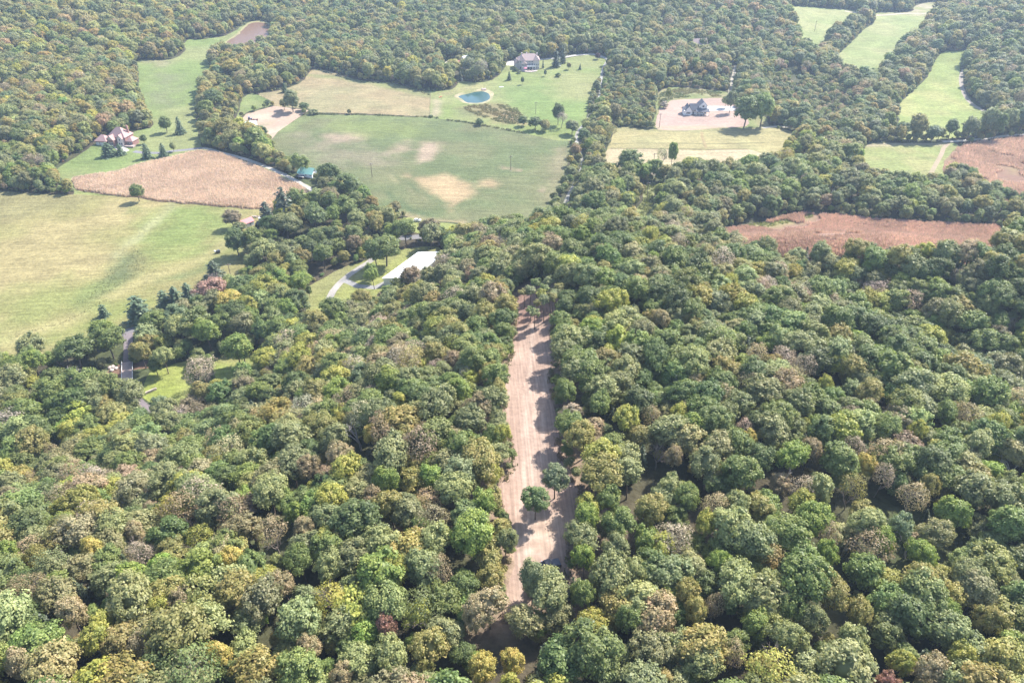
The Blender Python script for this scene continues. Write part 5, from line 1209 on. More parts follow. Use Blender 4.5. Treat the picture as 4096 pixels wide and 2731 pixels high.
class B:
    """collects boxes, prisms and polygons, then links them as one mesh"""
    def __init__(s): s.v, s.f = [], []
    def poly(s, pts, faces):
        n = len(s.v); s.v += [tuple(map(float, p)) for p in pts]; s.f += [tuple(i + n for i in q) for q in faces]; return s
    def box(s, x0, x1, y0, y1, z0, z1):
        return s.poly([(x0, y0, z0), (x1, y0, z0), (x1, y1, z0), (x0, y1, z0), (x0, y0, z1), (x1, y0, z1), (x1, y1, z1), (x0, y1, z1)],
                      [(0, 3, 2, 1), (4, 5, 6, 7), (0, 1, 5, 4), (1, 2, 6, 5), (2, 3, 7, 6), (3, 0, 4, 7)])
    def gable(s, x0, x1, y0, y1, z, h, axis='x', th=0.18, over=0.4):
        """two roof slabs, ridge along axis"""
        if axis == 'x':
            ym = (y0 + y1) / 2; k = h / ((y1 - y0) / 2); a, b = x0 - over, x1 + over; e0, e1, zd = y0 - over, y1 + over, z - over * k
            P = [(a, e0, zd), (b, e0, zd), (b, ym, z + h), (a, ym, z + h), (a, e1, zd), (b, e1, zd)]
        else:
            xm = (x0 + x1) / 2; k = h / ((x1 - x0) / 2); a, b = y0 - over, y1 + over; e0, e1, zd = x0 - over, x1 + over, z - over * k
            P = [(e0, b, zd), (e0, a, zd), (xm, a, z + h), (xm, b, z + h), (e1, b, zd), (e1, a, zd)]
        Q = P + [(p[0], p[1], p[2] + th) for p in P]
        return s.poly(Q, [(6, 7, 8, 9), (9, 8, 11, 10), (1, 0, 3, 2), (2, 3, 4, 5), (0, 1, 7, 6), (5, 4, 10, 11), (1, 2, 8, 7), (2, 5, 11, 8), (3, 0, 6, 9), (4, 3, 9, 10)])
    def gend(s, x0, x1, y0, y1, z, h, axis='x'):
        """solid gable body under a ridge along axis"""
        if axis == 'x':
            ym = (y0 + y1) / 2; P = [(x0, y0, z), (x1, y0, z), (x1, y1, z), (x0, y1, z), (x0, ym, z + h), (x1, ym, z + h)]
        else:
            xm = (x0 + x1) / 2; P = [(x0, y1, z), (x0, y0, z), (x1, y0, z), (x1, y1, z), (xm, y1, z + h), (xm, y0, z + h)]
        return s.poly(P, [(0, 1, 5, 4), (2, 3, 4, 5), (1, 2, 5), (3, 0, 4), (0, 3, 2, 1)])
    def hip(s, x0, x1, y0, y1, z, h, over=0.5, inset=None):
        x0 -= over; x1 += over; y0 -= over; y1 += over; d = min(x1 - x0, y1 - y0) / 2 if inset is None else inset; ym, xm = (y0 + y1) / 2, (x0 + x1) / 2
        r = [(x0 + d, ym, z + h), (x1 - d, ym, z + h)] if x1 - x0 >= y1 - y0 else [(xm, y0 + d, z + h), (xm, y1 - d, z + h)]
        if x1 - x0 < y1 - y0: return s.poly([(x0, y0, z), (x1, y0, z), (x1, y1, z), (x0, y1, z)] + r, [(0, 1, 4), (1, 2, 5, 4), (2, 3, 5), (3, 0, 4, 5), (0, 3, 2, 1)])
        return s.poly([(x0, y0, z), (x1, y0, z), (x1, y1, z), (x0, y1, z)] + r, [(0, 1, 5, 4), (1, 2, 5), (2, 3, 4, 5), (3, 0, 4), (0, 3, 2, 1)])
    def cyl(s, x, y, z0, z1, r0, r1=None, k=10, axis='z'):
        r1 = r0 if r1 is None else r1; P = []
        for zz, rr in ((z0, r0), (z1, r1)):
            for i in range(k):
                a = i * 2 * math.pi / k; c, d = rr * math.cos(a), rr * math.sin(a)
                P.append((x + c, y + d, zz) if axis == 'z' else (x + c, zz, y + d) if axis == 'y' else (zz, x + c, y + d))
        F = [(i, (i + 1) % k, k + (i + 1) % k, k + i) for i in range(k)] + [tuple(range(k))[::-1], tuple(range(k, 2 * k))]
        return s.poly(P, F)
    def build(s, name, mat, parent=None, smooth_=False):
        me = bpy.data.meshes.new(name); me.from_pydata(s.v, [], s.f); me.materials.append(mat); me.update()
        bm = bmesh.new(); bm.from_mesh(me); bmesh.ops.recalc_face_normals(bm, faces=bm.faces); bm.to_mesh(me); bm.free()
        return link(name, me, parent)

def window(root, x, y, z, w, h, face='s'):
    """framed window on a wall: face s/n looks along -y/+y, e/w along +x/-x"""
    d = 0.05
    f, p = B(), B()
    if face in 'sn':
        sg = -1 if face == 's' else 1
        f.box(x - w / 2 - .1, x + w / 2 + .1, min(y, y + sg * d), max(y, y + sg * d), z - h / 2 - .1, z + h / 2 + .1)
        p.box(x - w / 2, x + w / 2, min(y + sg * d, y + sg * .08), max(y + sg * d, y + sg * .08), z - h / 2, z + h / 2)
    else:
        sg = -1 if face == 'w' else 1
        f.box(min(x, x + sg * d), max(x, x + sg * d), y - w / 2 - .1, y + w / 2 + .1, z - h / 2 - .1, z + h / 2 + .1)
        p.box(min(x + sg * d, x + sg * .08), max(x + sg * d, x + sg * .08), y - w / 2, y + w / 2, z - h / 2, z + h / 2)
    o = f.build('window', M['trim'], root); p.build('pane', M['glass'], o)

def house(name, u, v, yaw, label, cat='house'):
    p = G(u, v); e = empty(name, (p.x, p.y, p.z - 0.15), R(yaw)); tag(e, label, cat); return e

# --- big cream house
h = house('country_house', 2116, 278, 3, 'large cream stone house with peaked tan roofs and a curved terrace')
B().box(-9, 9, 0, 12, 0, 7.6).build('wall', M['cream'], h)
B().box(-12.6, -9, 1.5, 11, 0, 5.2).build('garage_wing', M['cream'], h)
B().hip(-12.6, -8.6, 1.5, 11, 5.2, 3.2, 0.4).build('garage_roof', M['rooftan'], h)
rf = B().hip(-9, 9, 0, 12, 7.6, 4.4, 0.6, 4.6).build('roof', M['rooftan'], h)
B().hip(-8.6, -3.4, -1.2, 7, 7.6, 3.9, 0.3).build('peak_roof', M['rooftan'], h)
B().hip(-2.6, 3.2, 3, 11, 7.8, 4.4, 0.3).build('peak_roof', M['rooftan'], h)
B().hip(3.6, 8.9, -0.9, 8, 7.6, 3.7, 0.3).build('peak_roof', M['rooftan'], h)
B().box(-8.4, -3.6, -1.0, 0, 0, 7.9).build('bay', M['cream'], h); B().box(3.8, 8.7, -0.7, 0, 0, 7.9).build('bay', M['cream'], h)
B().box(-6.6, -2.0, -3.2, -1.0, 0, 5.6).build('sun_room', M['cream'], h)
B().gable(-6.6, -2.0, -3.2, -1.0, 5.6, 1.5, 'y', 0.15, 0.3).build('sun_room_roof', M['rooftan'], h); B().gend(-6.6, -2.0, -3.2, -1.0, 5.6, 1.45, 'y').build('sun_room_gable', M['cream'], h)
for x in (-6.0, -5.1, -4.2, -3.3, -2.5): window(h, x, -3.2, 4.4, 0.65, 1.5)
for x in (-0.9, 0.4, 1.7, 2.9): window(h, x, 0, 6.5, 0.8, 1.0); window(h, x, 0, 4.2, 0.7, 1.6)
for x in (4.6, 6.2, 7.8): window(h, x, -0.7, 4.2, 0.7, 1.6); window(h, x, -0.7, 1.5, 0.8, 1.6)
window(h, -7.5, -1.0, 6.6, 0.9, 1.1); window(h, -7.5, -1.0, 1.6, 0.9, 1.6)
B().box(-2.0, 5.4, -2.8, 0, 2.85, 3.05).build('balcony', M['trim'], h)
for x in (-1.8, 0.6, 3.0, 5.2): B().box(x - .12, x + .12, -2.75, -2.5, 0, 2.85).build('post', M['trim'], h)
B().box(-2.0, 5.4, -2.8, -2.74, 3.05, 4.0).build('balustrade', M['trim'], h)
B().box(-1.6, 2.6, -0.06, 0, 0.2, 2.6).build('patio_door', M['glass'], h)
for x, y in ((-1.6, 9.0), (7.3, 6.5), (-6, 7.5)): B().box(x - .5, x + .5, y - .5, y + .5, 8, 12.4).build('chimney', M['cream'], h)
tp = [(-7.5 + 7.4 * (1 - math.cos(a)), -3.0 - 6.3 * math.sin(a)) for a in np.linspace(0.12, math.pi - 0.12, 13)]
n = len(tp); B().poly([(x, y, -1.2) for x, y in tp] + [(x, y, 0.35) for x, y in tp], [(i, (i + 1) % n, n + (i + 1) % n, n + i) for i in range(n)] + [tuple(range(n, 2 * n))]).build('terrace', M['stone'], h)
def loose(name, mesh, label, cat, group=None): tag(mesh, label, cat, group); return mesh
def at_local(root, x, y, z): return Vector(root.location) + Matrix.Rotation(root.rotation_euler[2], 3, 'Z') @ Vector((x, y, z))
um = empty('garden_umbrella', at_local(h, -3.6, -5.4, 0.35)); tag(um, 'pink garden umbrella open on the terrace of the cream house', 'umbrella')
B().cyl(0, 0, 0, 2.5, 0.05).build('pole', M['trim'], um); B().cyl(0, 0, 2.2, 2.85, 1.6, 0.05, 8).build('canopy', M['umbrella'], um)
for x, y, l in ((-0.8, -6.2, 'dark bench on the left of the terrace'), (2.6, -5.6, 'dark bench on the right of the terrace')):
    q = empty('bench', at_local(h, x, y, 0.35), 0.4); tag(q, l, 'bench'); B().box(-1, 1, -.3, .3, .35, .5).build('seat', M['deck'], q); B().box(-1, 1, .25, .33, .5, 1.0).build('backrest', M['deck'], q)
    for sx in (-.9, .9): B().box(sx - .06, sx + .06, -.28, .28, 0, .35).build('leg', M['deck'], q)
# --- white farmhouse
h = house('farmhouse', 2783, 462, -2, 'new white farmhouse with dark roofs and a corner porch on bare dirt')
B().box(-9, -3.2, 0, 8, 0, 3.4).build('wing', M['white'], h); B().gend(-8.0, -3.2, 0, 8, 3.4, 3.3, 'y').build('gable_wall', M['white'], h)
B().gable(-8.0, -3.2, 0, 8, 3.4, 3.3, 'y').build('wing_roof', M['dark'], h); B().gable(-9.4, -6, 1.5, 7, 3.3, 1.8, 'x').build('side_roof', M['dark'], h)
B().box(-3.2, 3.0, 2.0, 9, 0, 3.6).build('wall', M['white'], h); B().gable(-4.2, 3.4, 1.2, 9, 3.6, 3.6, 'x').build('roof', M['dark'], h)
B().box(2.2, 8.2, 2.5, 11, 0, 6.2).build('tower_wall', M['white'], h); B().gend(2.2, 8.2, 2.5, 11, 6.2, 3.0, 'y').build('tower_gable', M['white'], h); B().gable(2.2, 8.2, 2.9, 11, 6.2, 3.0, 'y').build('tower_roof', M['dark'], h)
pr = B(); pr.poly([(-0.2, -1.2, 2.9), (9.6, -1.2, 2.9), (9.6, 2.5, 4.3), (-0.2, 2.5, 4.3), (-0.2, -1.2, 3.08), (9.6, -1.2, 3.08), (9.6, 2.5, 4.48), (-0.2, 2.5, 4.48)], [(0, 3, 2, 1), (4, 5, 6, 7), (0, 1, 5, 4), (1, 2, 6, 5), (2, 3, 7, 6), (3, 0, 4, 7)]); pr.build('porch_roof', M['dark'], h)
for x in (0, 2.4, 4.8, 7.2, 9.3): B().box(x - .14, x + .14, -1.0, -.72, 0, 2.95).build('porch_post', M['trim'], h)
B().box(-0.2, 9.6, -1.2, 2.5, 0, 0.25).build('porch_floor', M['deck'], h)
for x in (-6.6, -5.6, -4.6): window(h, x, 0, 1.9, 0.75, 1.4)
for x in (1.0, 3.2, 5.2, 7.2): window(h, x, 2.5 if x > 2.2 else 2.0, 1.8, 0.9, 1.5)
window(h, 5.2, 2.5, 6.0, 1.3, 1.3); B().box(-2.2, -1.2, 1.95, 2.0, 0, 2.2).build('door', M['dark'], h)
# --- brick house
h = house('brick_house', 474, 581, -10, 'rambling brick house with rose shingle roofs beside the woods')
B().box(-6, 6, 0, 9, 0, 5.4).build('wall', M['brick'], h); B().hip(-6, 6, 0, 9, 5.4, 5.4, 0.5, 5.2).build('roof', M['roofpink'], h)
B().box(-14, -6, -3, 4, 0, 3.2).build('garage_wing', M['brick'], h); B().hip(-14, -6, -3, 4, 3.2, 3.2, 0.5, 3.6).build('garage_roof', M['roofpink'], h)
B().box(-4.4, -0.4, -3.2, 0, 0, 4.6).build('front_bay', M['brick'], h); B().gend(-4.4, -0.4, -3.2, 0, 4.6, 2.4, 'y').build('gable_wall', M['cream'], h); B().gable(-4.4, -0.4, -3.2, 3, 4.6, 2.4, 'y').build('bay_roof', M['roofpink'], h)
B().box(1.4, 5.0, -1.6, 0, 0, 5.2).build('front_bay', M['cream'], h); B().gend(1.4, 5.0, -1.6, 0, 5.2, 2.2, 'y').build('gable_wall', M['cream'], h); B().gable(1.4, 5.0, -1.6, 3, 5.2, 2.2, 'y').build('bay_roof', M['roofpink'], h)
B().box(6, 10.5, 0.5, 7, 0, 3.0).build('sun_wing', M['brick'], h); B().hip(6, 10.5, 0.5, 7, 3.0, 2.2, 0.4).build('sun_wing_roof', M['roofpink'], h)
B().box(6.0, 12.2, -2.6, 0.5, 0, 0.9).build('deck', M['deck'], h)
for x in (-12.4, -9.4): B().box(x - 1.25, x + 1.25, -3.06, -3, 0, 2.3).build('garage_door', M['trim'], h)
for x, y, z in ((-3.2, -3.2, 2.0), (-1.6, -3.2, 2.0), (2.4, -1.6, 1.8), (4.0, -1.6, 1.8), (3.2, -1.6, 4.4), (7.4, .5, 1.7), (9.2, .5, 1.7)): window(h, x, y, z, 0.9, 1.3)
B().box(0.1, 1.1, -0.05, 0, 0, 2.2).build('door', M['dark'], h); B().box(4.4, 5.4, 6, 7, 6, 11.4).build('chimney', M['brick'], h)
# --- green roofed barn with things around it
h = house('barn', 1226, 707, -17, 'small white barn with a mint green roof beside the gravel lane', 'barn')
B().box(-4.6, 4.6, -1.2, 4.6, 0, 2.8).build('wall', M['white'], h); B().gend(-4.6, 4.6, -1.2, 4.6, 2.8, 2.5).build('gable_wall', M['white'], h)
B().gable(-4.6, 4.6, -1.2, 4.6, 2.8, 2.5, 'x', 0.16, 0.55).build('roof', M['mint'], h)
window(h, 3.4, -1.2, 1.6, 0.5, 0.8); window(h, 0.6, -1.2, 1.6, 0.6, 0.8); window(h, 4.6, 1.7, 3.6, 0.8, 0.9, 'e')
o = B().box(4.6, 4.68, 0.4, 3.2, 0.05, 2.5).build('barn_door', M['grey'], h); B().box(4.68, 4.72, 1.75, 1.85, 0.05, 2.5).build('brace', M['trim'], o)
def wheels(root, xs, ys, r, w=0.24):
    for x in xs:
        for s in (-1, 1):
            o = B().cyl(x, r, s * ys - w / 2, s * ys + w / 2, r, None, 16, 'y').build('wheel', M['tyre'], root); B().cyl(x, r, s * (ys + w / 2) - .015, s * (ys + w / 2) + .015, r * .58, None, 10, 'y').build('rim', M['chrome'], o)
t = empty('flatbed_trailer', G(1204, 713), R(-17)); tag(t, 'dark flatbed trailer with pale planks parked before the mint roofed barn', 'trailer')
B().box(-2.6, 2.0, -1.0, 1.0, 0.62, 0.8).build('bed', M['deck'], t); B().box(-2.6, 2.0, -1.06, -1.0, 0.62, 1.3).build('side_rail', M['black'], t); B().box(-2.6, 2.0, 1.0, 1.06, 0.62, 1.3).build('side_rail', M['black'], t); B().box(-2.66, -2.6, -1.06, 1.06, 0.62, 2.0).build('headboard', M['black'], t); B().box(2.0, 3.2, -.08, .08, .5, .62).build('hitch', M['black'], t)
wheels(t, (-0.9, 0.1), 1.02, 0.36)
for k in range(4): B().box(-2.4, 1.8, -.8 + k * .4, -.5 + k * .4, .82, .9 + .03 * k).build('plank', M['trim'], t)
t = empty('farm_trailer', G(1283, 712), R(-50)); tag(t, 'small pale trailer in the shade right of the mint roofed barn', 'trailer'); B().box(-1.3, 1.3, -.8, .8, .5, 1.6).build('body', M['blue'], t); B().box(-1.35, 1.35, -.85, .85, 1.6, 1.7).build('lid', M['trim'], t); wheels(t, (0,), .82, .32)
# --- pale mint shed
h = house('shed', 998, 512, 22, 'long shed with a pale mint metal roof at the edge of the dirt lot', 'shed')
B().box(-7, 5, -3, 4, 0, 2.6).build('wall', M['white'], h); B().gend(-7, 5, -3, 4, 2.6, 2.0).build('gable_wall', M['white'], h); B().gable(-7, 5, -3, 4, 2.6, 2.0).build('roof', M['palemint'], h); B().box(5, 5.06, -1, 2, 0, 2.3).build('sliding_door', M['trim'], h)
t = empty('tractor', G(1001, 481), R(30)); tag(t, 'small blue tractor behind the pale mint shed', 'tractor'); B().box(-.2, 1.5, -.4, .4, .7, 1.3).build('hood', M['blue'], t); B().box(-1.2, -.1, -.6, .6, .8, 2.3).build('cab', M['glass'], t); B().box(-1.3, 0, -.7, .7, 2.3, 2.4).build('cab_roof', M['blue'], t); wheels(t, (-.8,), .8, .65, .4); wheels(t, (1.1,), .6, .4)
t = empty('hay_rake', G(1022, 482), R(10)); tag(t, 'rusty red farm implement beside the blue tractor', 'implement'); B().box(-1.8, 1.8, -.12, .12, .6, .8).build('bar', M['rust'], t); wheels(t, (-1.2, 1.2), .6, .5)
for k in range(5): B().cyl(-1.5 + k * .75, .55, -.9, -.82, .5, None, 10, 'y').build('rake_wheel', M['rust'], t)
# --- red roofed shed and white trailer
h = house('shed', 985, 904, 52, 'white shed with a red metal roof beside the pasture', 'shed')
B().box(-3.6, 3.6, -2.2, 2.2, 0, 2.6).build('wall', M['white'], h); B().gend(-3.6, 3.6, -2.2, 2.2, 2.6, 1.4).build('gable_wall', M['white'], h); B().gable(-3.6, 3.6, -2.2, 2.2, 2.6, 1.4, 'x', .14, .35).build('roof', M['red'], h)
B().box(-3.66, -3.6, -1.1, .7, 0, 2.1).build('shed_door', M['dark'], h); window(h, -1.4, -2.2, 1.5, .7, .8); window(h, 1.2, -2.2, 1.5, .7, .8)
t = empty('white_trailer', G(1056, 888), R(-5)); tag(t, 'small white box trailer in the shade of the dark pine', 'trailer'); B().box(-2.2, 2.2, -1.1, 1.1, .5, 2.5).build('body', M['white'], t); B().box(-2.25, 2.25, -1.15, 1.15, 2.5, 2.58).build('roof', M['whiteroof'], t); B().box(2.2, 3.1, -.06, .06, .45, .55).build('hitch', M['black'], t); wheels(t, (-.4, .5), 1.12, .34)
h = house('shed', 1120, 880, 10, 'pale grey shed half hidden behind the dark pine', 'shed'); B().box(-3, 3, -2, 2, 0, 2.6).build('wall', M['cream'], h); B().gend(-3, 3, -2, 2, 2.6, 1.2).build('gable_wall', M['cream'], h); B().gable(-3, 3, -2, 2, 2.6, 1.2).build('roof', M['stone'], h)
t = empty('scrap_pile', G(1024, 868), 0); tag(t, 'low heap of pale boards by the corn field corner', 'board heap')
for k in range(6): o = B().box(-1.6, 1.6, -.12, .12, 0, .1).build('plank', M['stone' if k % 2 else 'deck'], t); o.location = (random.uniform(-.8, .8), random.uniform(-.8, .8), .1 + .11 * k); o.rotation_euler = (0, random.uniform(-.1, .1), random.uniform(-.6, .6))
# --- long white roof under the hill
pA, pB, pC = G(1671, 1009, 4.0), G(1735, 1010, 4.0), G(1579, 1076, 4.0)
h = empty('long_barn', (0, 0, 0)); tag(h, 'long low building with a blank white roof at the hill foot', 'barn')
ex = Vector((14, 0, 0)); a0 = pC.copy(); a0.z = 0; a1 = pA.copy(); a1.z = 0; back = (a0 - a1).normalized(); a0 = a0 + back * 10
z0 = float(H(a1.x, a1.y)); q = [a0, a0 + ex, a1 + ex, a1]
def prism(pts, zb, zt): n = len(pts); return B().poly([(p.x, p.y, b) for p, b in zip(pts, zb)] + [(p.x, p.y, t_) for p, t_ in zip(pts, zt)], [tuple(range(n))[::-1], tuple(range(n, 2 * n))] + [(i, (i + 1) % n, n + (i + 1) % n, n + i) for i in range(n)])
cen = sum(q, Vector()) / 4; qi = [cen + (p - cen) * 0.96 for p in q]
prism(qi, [z0 - 1.5] * 4, [z0 + 3.6] * 4).build('wall', M['white'], h); prism(q, [z0 + 3.85] * 4, [z0 + 4.05, z0 + 4.6, z0 + 4.6, z0 + 4.05]).build('roof', M['whiteroof'], h)
f0 = G(1683, 1006); fz = float(H(f0.x, f0.y)); fe = empty('board_fence', (f0.x + 1, a1.y + 5, fz), 0); tag(fe, 'weathered board fence behind the blank white roof', 'fence')
for k in range(6): B().box(k * 2.4 - .08, k * 2.4 + .08, -.08, .08, -.3, 2.0).build('post', M['grey'], fe)
for k in range(5): B().box(-.2, 12.3, -.12, -.085, .25 + k * .36, .5 + k * .36).build('board', M['grey'], fe)
# --- old place by the mansion
h = house('old_shed', 1836, 262, 20, 'old shed with a rusty red roof among the trees left of the cream house', 'shed'); B().box(-5, 4, -2.5, 2.5, 0, 2.8).build('wall', M['grey'], h); B().gend(-5, 4, -2.5, 2.5, 2.8, 1.6).build('gable_wall', M['grey'], h); B().gable(-5, 4, -2.5, 2.5, 2.8, 1.6).build('roof', M['rust'], h)
h = house('old_house', 1866, 256, 40, 'old house with a steep pale roof left of the cream house', 'house'); B().box(-4, 4, -3, 3, 0, 3.6).build('wall', M['cream'], h); B().gend(-4, 4, -3, 3, 3.6, 3.6).build('gable_wall', M['cream'], h); B().gable(-4, 4, -3, 3, 3.6, 3.6).build('roof', M['whiteroof'], h)
for k, (u, v, l) in enumerate(((1779, 268, 'white junk car left of the old red roofed shed'), (1776, 261, 'pale parked car behind the white junk car'))):
    t = empty('parked_car', G(u, v), R(20 + 30 * k)); tag(t, l, 'car'); B().box(-2.1, 2.1, -.85, .85, .35, .9).build('body', M['white'], t); B().box(-1.1, 1.0, -.75, .75, .9, 1.4).build('cabin', M['glass'], t); B().box(-.9, .8, -.72, .72, 1.4, 1.45).build('car_roof', M['white'], t); wheels(t, (-1.3, 1.3), .8, .32)
# --- brown roof in the woods, white farm far right, bits in the creek woods
h = house('house', 2792, 204, 15, 'brown roofed house showing through the far woods', 'house'); B().box(-7, 7, -4, 4, 0, 6.5).build('wall', M['grey'], h); B().gend(-7, 7, -4, 4, 6.5, 4.4).build('gable_wall', M['grey'], h); B().gable(-7, 7, -4, 4, 6.5, 4.4).build('roof', M['rooftan'], h)
h = house('house', 3484, 26, 8, 'white house at the top edge above the far strips', 'house'); B().box(-8, 8, -4, 4, 0, 4).build('wall', M['white'], h); B().gend(-8, 8, -4, 4, 4, 3.4).build('gable_wall', M['white'], h); B().gable(-8, 8, -4, 4, 4, 3.4).build('roof', M['whiteroof'], h)
for x in (-5, -1.5, 2, 5.5): window(h, x, -4, 2, 1.2, 1.6)
h = house('outbuilding', 3507, 8, 10, 'white outbuilding behind the far white house', 'shed'); B().box(-6, 6, -4, 4, 0, 4).build('wall', M['white'], h); B().gend(-6, 6, -4, 4, 4, 2.5).build('gable_wall', M['white'], h); B().gable(-6, 6, -4, 4, 4, 2.5).build('roof', M['whiteroof'], h)
h = house('machine_shed', 3788, 38, 48, 'white and dark machine shed at the end of the far lane', 'shed'); B().box(-7, 7, -5, 5, 0, 4).build('wall', M['dark'], h); B().gend(-7, 7, -5, 5, 4, 3).build('gable_wall', M['dark'], h); B().gable(-7, 7, -5, 5, 4, 3).build('roof', M['whiteroof'], h)
h = house('cottage', 944, 1152, 25, 'pale roofed cottage glimpsed through the creek trees', 'house'); B().box(-2.4, 2.4, -1.8, 1.8, 0, 2.4).build('wall', M['cream'], h); B().gend(-2.4, 2.4, -1.8, 1.8, 2.4, 1.2).build('gable_wall', M['cream'], h); B().gable(-2.4, 2.4, -1.8, 1.8, 2.4, 1.2).build('roof', M['stone'], h)
h = house('shed', 1238, 1036, -20, 'white roofed shed in the creek trees below the country road', 'shed'); B().box(-2.4, 2.4, -1.8, 1.8, 0, 2.4).build('wall', M['cream'], h); B().gend(-2.4, 2.4, -1.8, 1.8, 2.4, 1.0).build('gable_wall', M['cream'], h); B().gable(-2.4, 2.4, -1.8, 1.8, 2.4, 1.0).build('roof', M['whiteroof'], h)
# --- bridge
p0, p1 = G(511, 1452), G(510, 1524); bl = (p1 - p0).length
br = empty('bridge', (p0 + p1) / 2, math.atan2(p1.y - p0.y, p1.x - p0.x)); tag(br, 'narrow plank bridge with thin pale rails over the dark creek', 'bridge')
L = bl / 2 + 0.5; nb = int(2 * L / 0.55)
for k in range(nb): x = -L + (k + .5) * 2 * L / nb; o = B().box(x - .24, x + .24, -1.9, 1.9, .18, .27).build('plank', M['deck'], br)
for s in (-1, 1):
    B().box(-L, L, s * 1.5 - .15, s * 1.5 + .15, -.5, .17).build('beam', M['grey'], br); B().box(-L, L, s * 1.85 - .05, s * 1.85 + .05, .95, 1.07).build('rail', M['trim'], br); B().box(-L, L, s * 1.85 - .04, s * 1.85 + .04, .55, .65).build('rail', M['trim'], br)
    for k in range(6): x = -L + .2 + k * (2 * L - .4) / 5; B().box(x - .07, x + .07, s * 1.85 - .07, s * 1.85 + .07, .27, .95).build('post', M['trim'], br)
w0 = G(583, 1577); w1 = G(626, 1558); sw = empty('stone_wall', w0, math.atan2(w1.y - w0.y, w1.x - w0.x)); tag(sw, 'low grey stone wall on the left of the bridge lawn', 'wall'); wl = (w1 - w0).length
for r_ in range(3):
    for k in range(9):
        x0 = (k + .5 * (r_ % 2)) * wl / 9; o = B().box(x0 + .02, x0 + wl / 9 - .03, -.25 + random.uniform(-.05, .05), .25, r_ * .32, r_ * .32 + .3).build('stone', M['stone'], sw)
for k, (u, v, l) in enumerate(((452, 1468, 'pale boulder left of the bridge, topmost of four'), (465, 1474, 'pale boulder nearest the bridge planks'), (448, 1482, 'pale boulder lowest on the creek bank'), (440, 1472, 'outer pale boulder on the creek bank'))):
    bm = bmesh.new(); bmesh.ops.create_icosphere(bm, subdivisions=2, radius=.9)
    for vv in bm.verts: vv.co *= random.uniform(.75, 1.1); vv.co.z *= .6
    me = bpy.data.meshes.new('boulder'); bm.to_mesh(me); bm.free(); me.materials.append(M['stone']); o = link('boulder', me); o.location = G(u, v) + Vector((0, 0, .3)); tag(o, l, 'boulder', 'boulders by the bridge')
# --- dark pickup in the clearing
def pickup(root):
    body = B(); prof = [(-2.75, .55), (-2.75, 1.08), (-1.0, 1.12), (1.05, 1.12), (2.55, 1.0), (2.75, .85), (2.75, .5), (-2.75, .5)]
    n = len(prof); body.poly([(x, -.98, z) for x, z in prof] + [(x, .98, z) for x, z in prof], [(i, (i + 1) % n, n + (i + 1) % n, n + i) for i in range(n)] + [tuple(range(n))[::-1], tuple(range(n, 2 * n))]); body.build('body', M['black'], root)
    B().poly([(-1.0, -.9, 1.12), (1.15, -.9, 1.12), (1.15, .9, 1.12), (-1.0, .9, 1.12), (-.75, -.74, 1.78), (.45, -.74, 1.78), (.45, .74, 1.78), (-.75, .74, 1.78)], [(0, 1, 5, 4), (1, 2, 6, 5), (2, 3, 7, 6), (3, 0, 4, 7)]).build('windows', M['glass'], root)
    B().box(-.78, .48, -.76, .76, 1.78, 1.84).build('car_roof', M['black'], root)
    B().box(-2.72, -1.05, -.86, .86, 1.1, 1.2).build('bed_cover', M['dark'], root)
    for s in (-1, 1):
        B().box(2.62, 2.78, s * .72 - .18, s * .72 + .18, .72, .9).build('headlight', M['chrome'], root); B().box(-2.78, -2.73, s * .82 - .1, s * .82 + .1, .75, 1.02).build('tail_light', M['redlamp'], root); B().box(.75, .95, s * 1.02 - .1, s * 1.02 + .1, 1.1, 1.3).build('mirror', M['chrome'], root)
        B().box(-.5, .9, s * .985 - .01, s * .985 + .01, .82, .86).build('trim_strip', M['chrome'], root)
    B().box(2.76, 2.84, -.9, .9, .45, .65).build('bumper', M['chrome'], root); wheels(root, (-1.75, 1.75), .9, .4, .28)
t = empty('pickup_truck', G(2188, 2271), R(197)); tag(t, 'dark pickup truck parked at the foot of the dirt clearing', 'pickup truck'); pickup(t)
tree_at(2128, 2425, 150, 104, 'broad', 'grey green', 'clearing_tree', 'leafy tree whose crown half hides the dark pickup')
# --- poles, fences, small things
def pole(u, v, hgt, label, arm=True, mat='pole', r=.16):
    p = G(u, v); e = empty('utility_pole', p, R(20)); tag(e, label, 'pole', 'wooden utility poles' if arm else None)
    B().cyl(0, 0, -.3, hgt, r * 1.25, r * .8, 8).build('shaft', M[mat], e)
    if arm:
        B().box(-1.2, 1.2, -.08, .08, hgt - .8, hgt - .6).build('crossarm', M[mat], e)
        for x in (-1.0, 0.6, 1.0): B().cyl(x, 0, hgt - .6, hgt - .4, .06).build('insulator', M['trim'], e)
for u, v, hh, l in ((2587, 803, 11, 'utility pole in the grassy cut below the stubble'), (2612, 676, 10, 'utility pole before the pale stubble strip'), (2637, 511, 10, 'utility pole at the left corner of the house plot'), (2265, 869, 10, 'utility pole beside the two track lane'), (928, 1124, 9, 'utility pole at the lower pasture edge'),
                    (1489, 710, 9, 'utility pole at the left of the bean field'), (2043, 679, 9, 'utility pole in the bare streak of the bean field'), (2143, 456, 9, 'utility pole at the foot of the lawn'), (3258, 126, 10, 'utility pole in the far left strip meadow'), (1437, 850, 9, 'utility pole among the creek trees left of the bean field')): pole(u, v, hh, l)
pole(2227, 252, 9.5, 'tall white mast against the big dark evergreen', False, 'trim', .14)
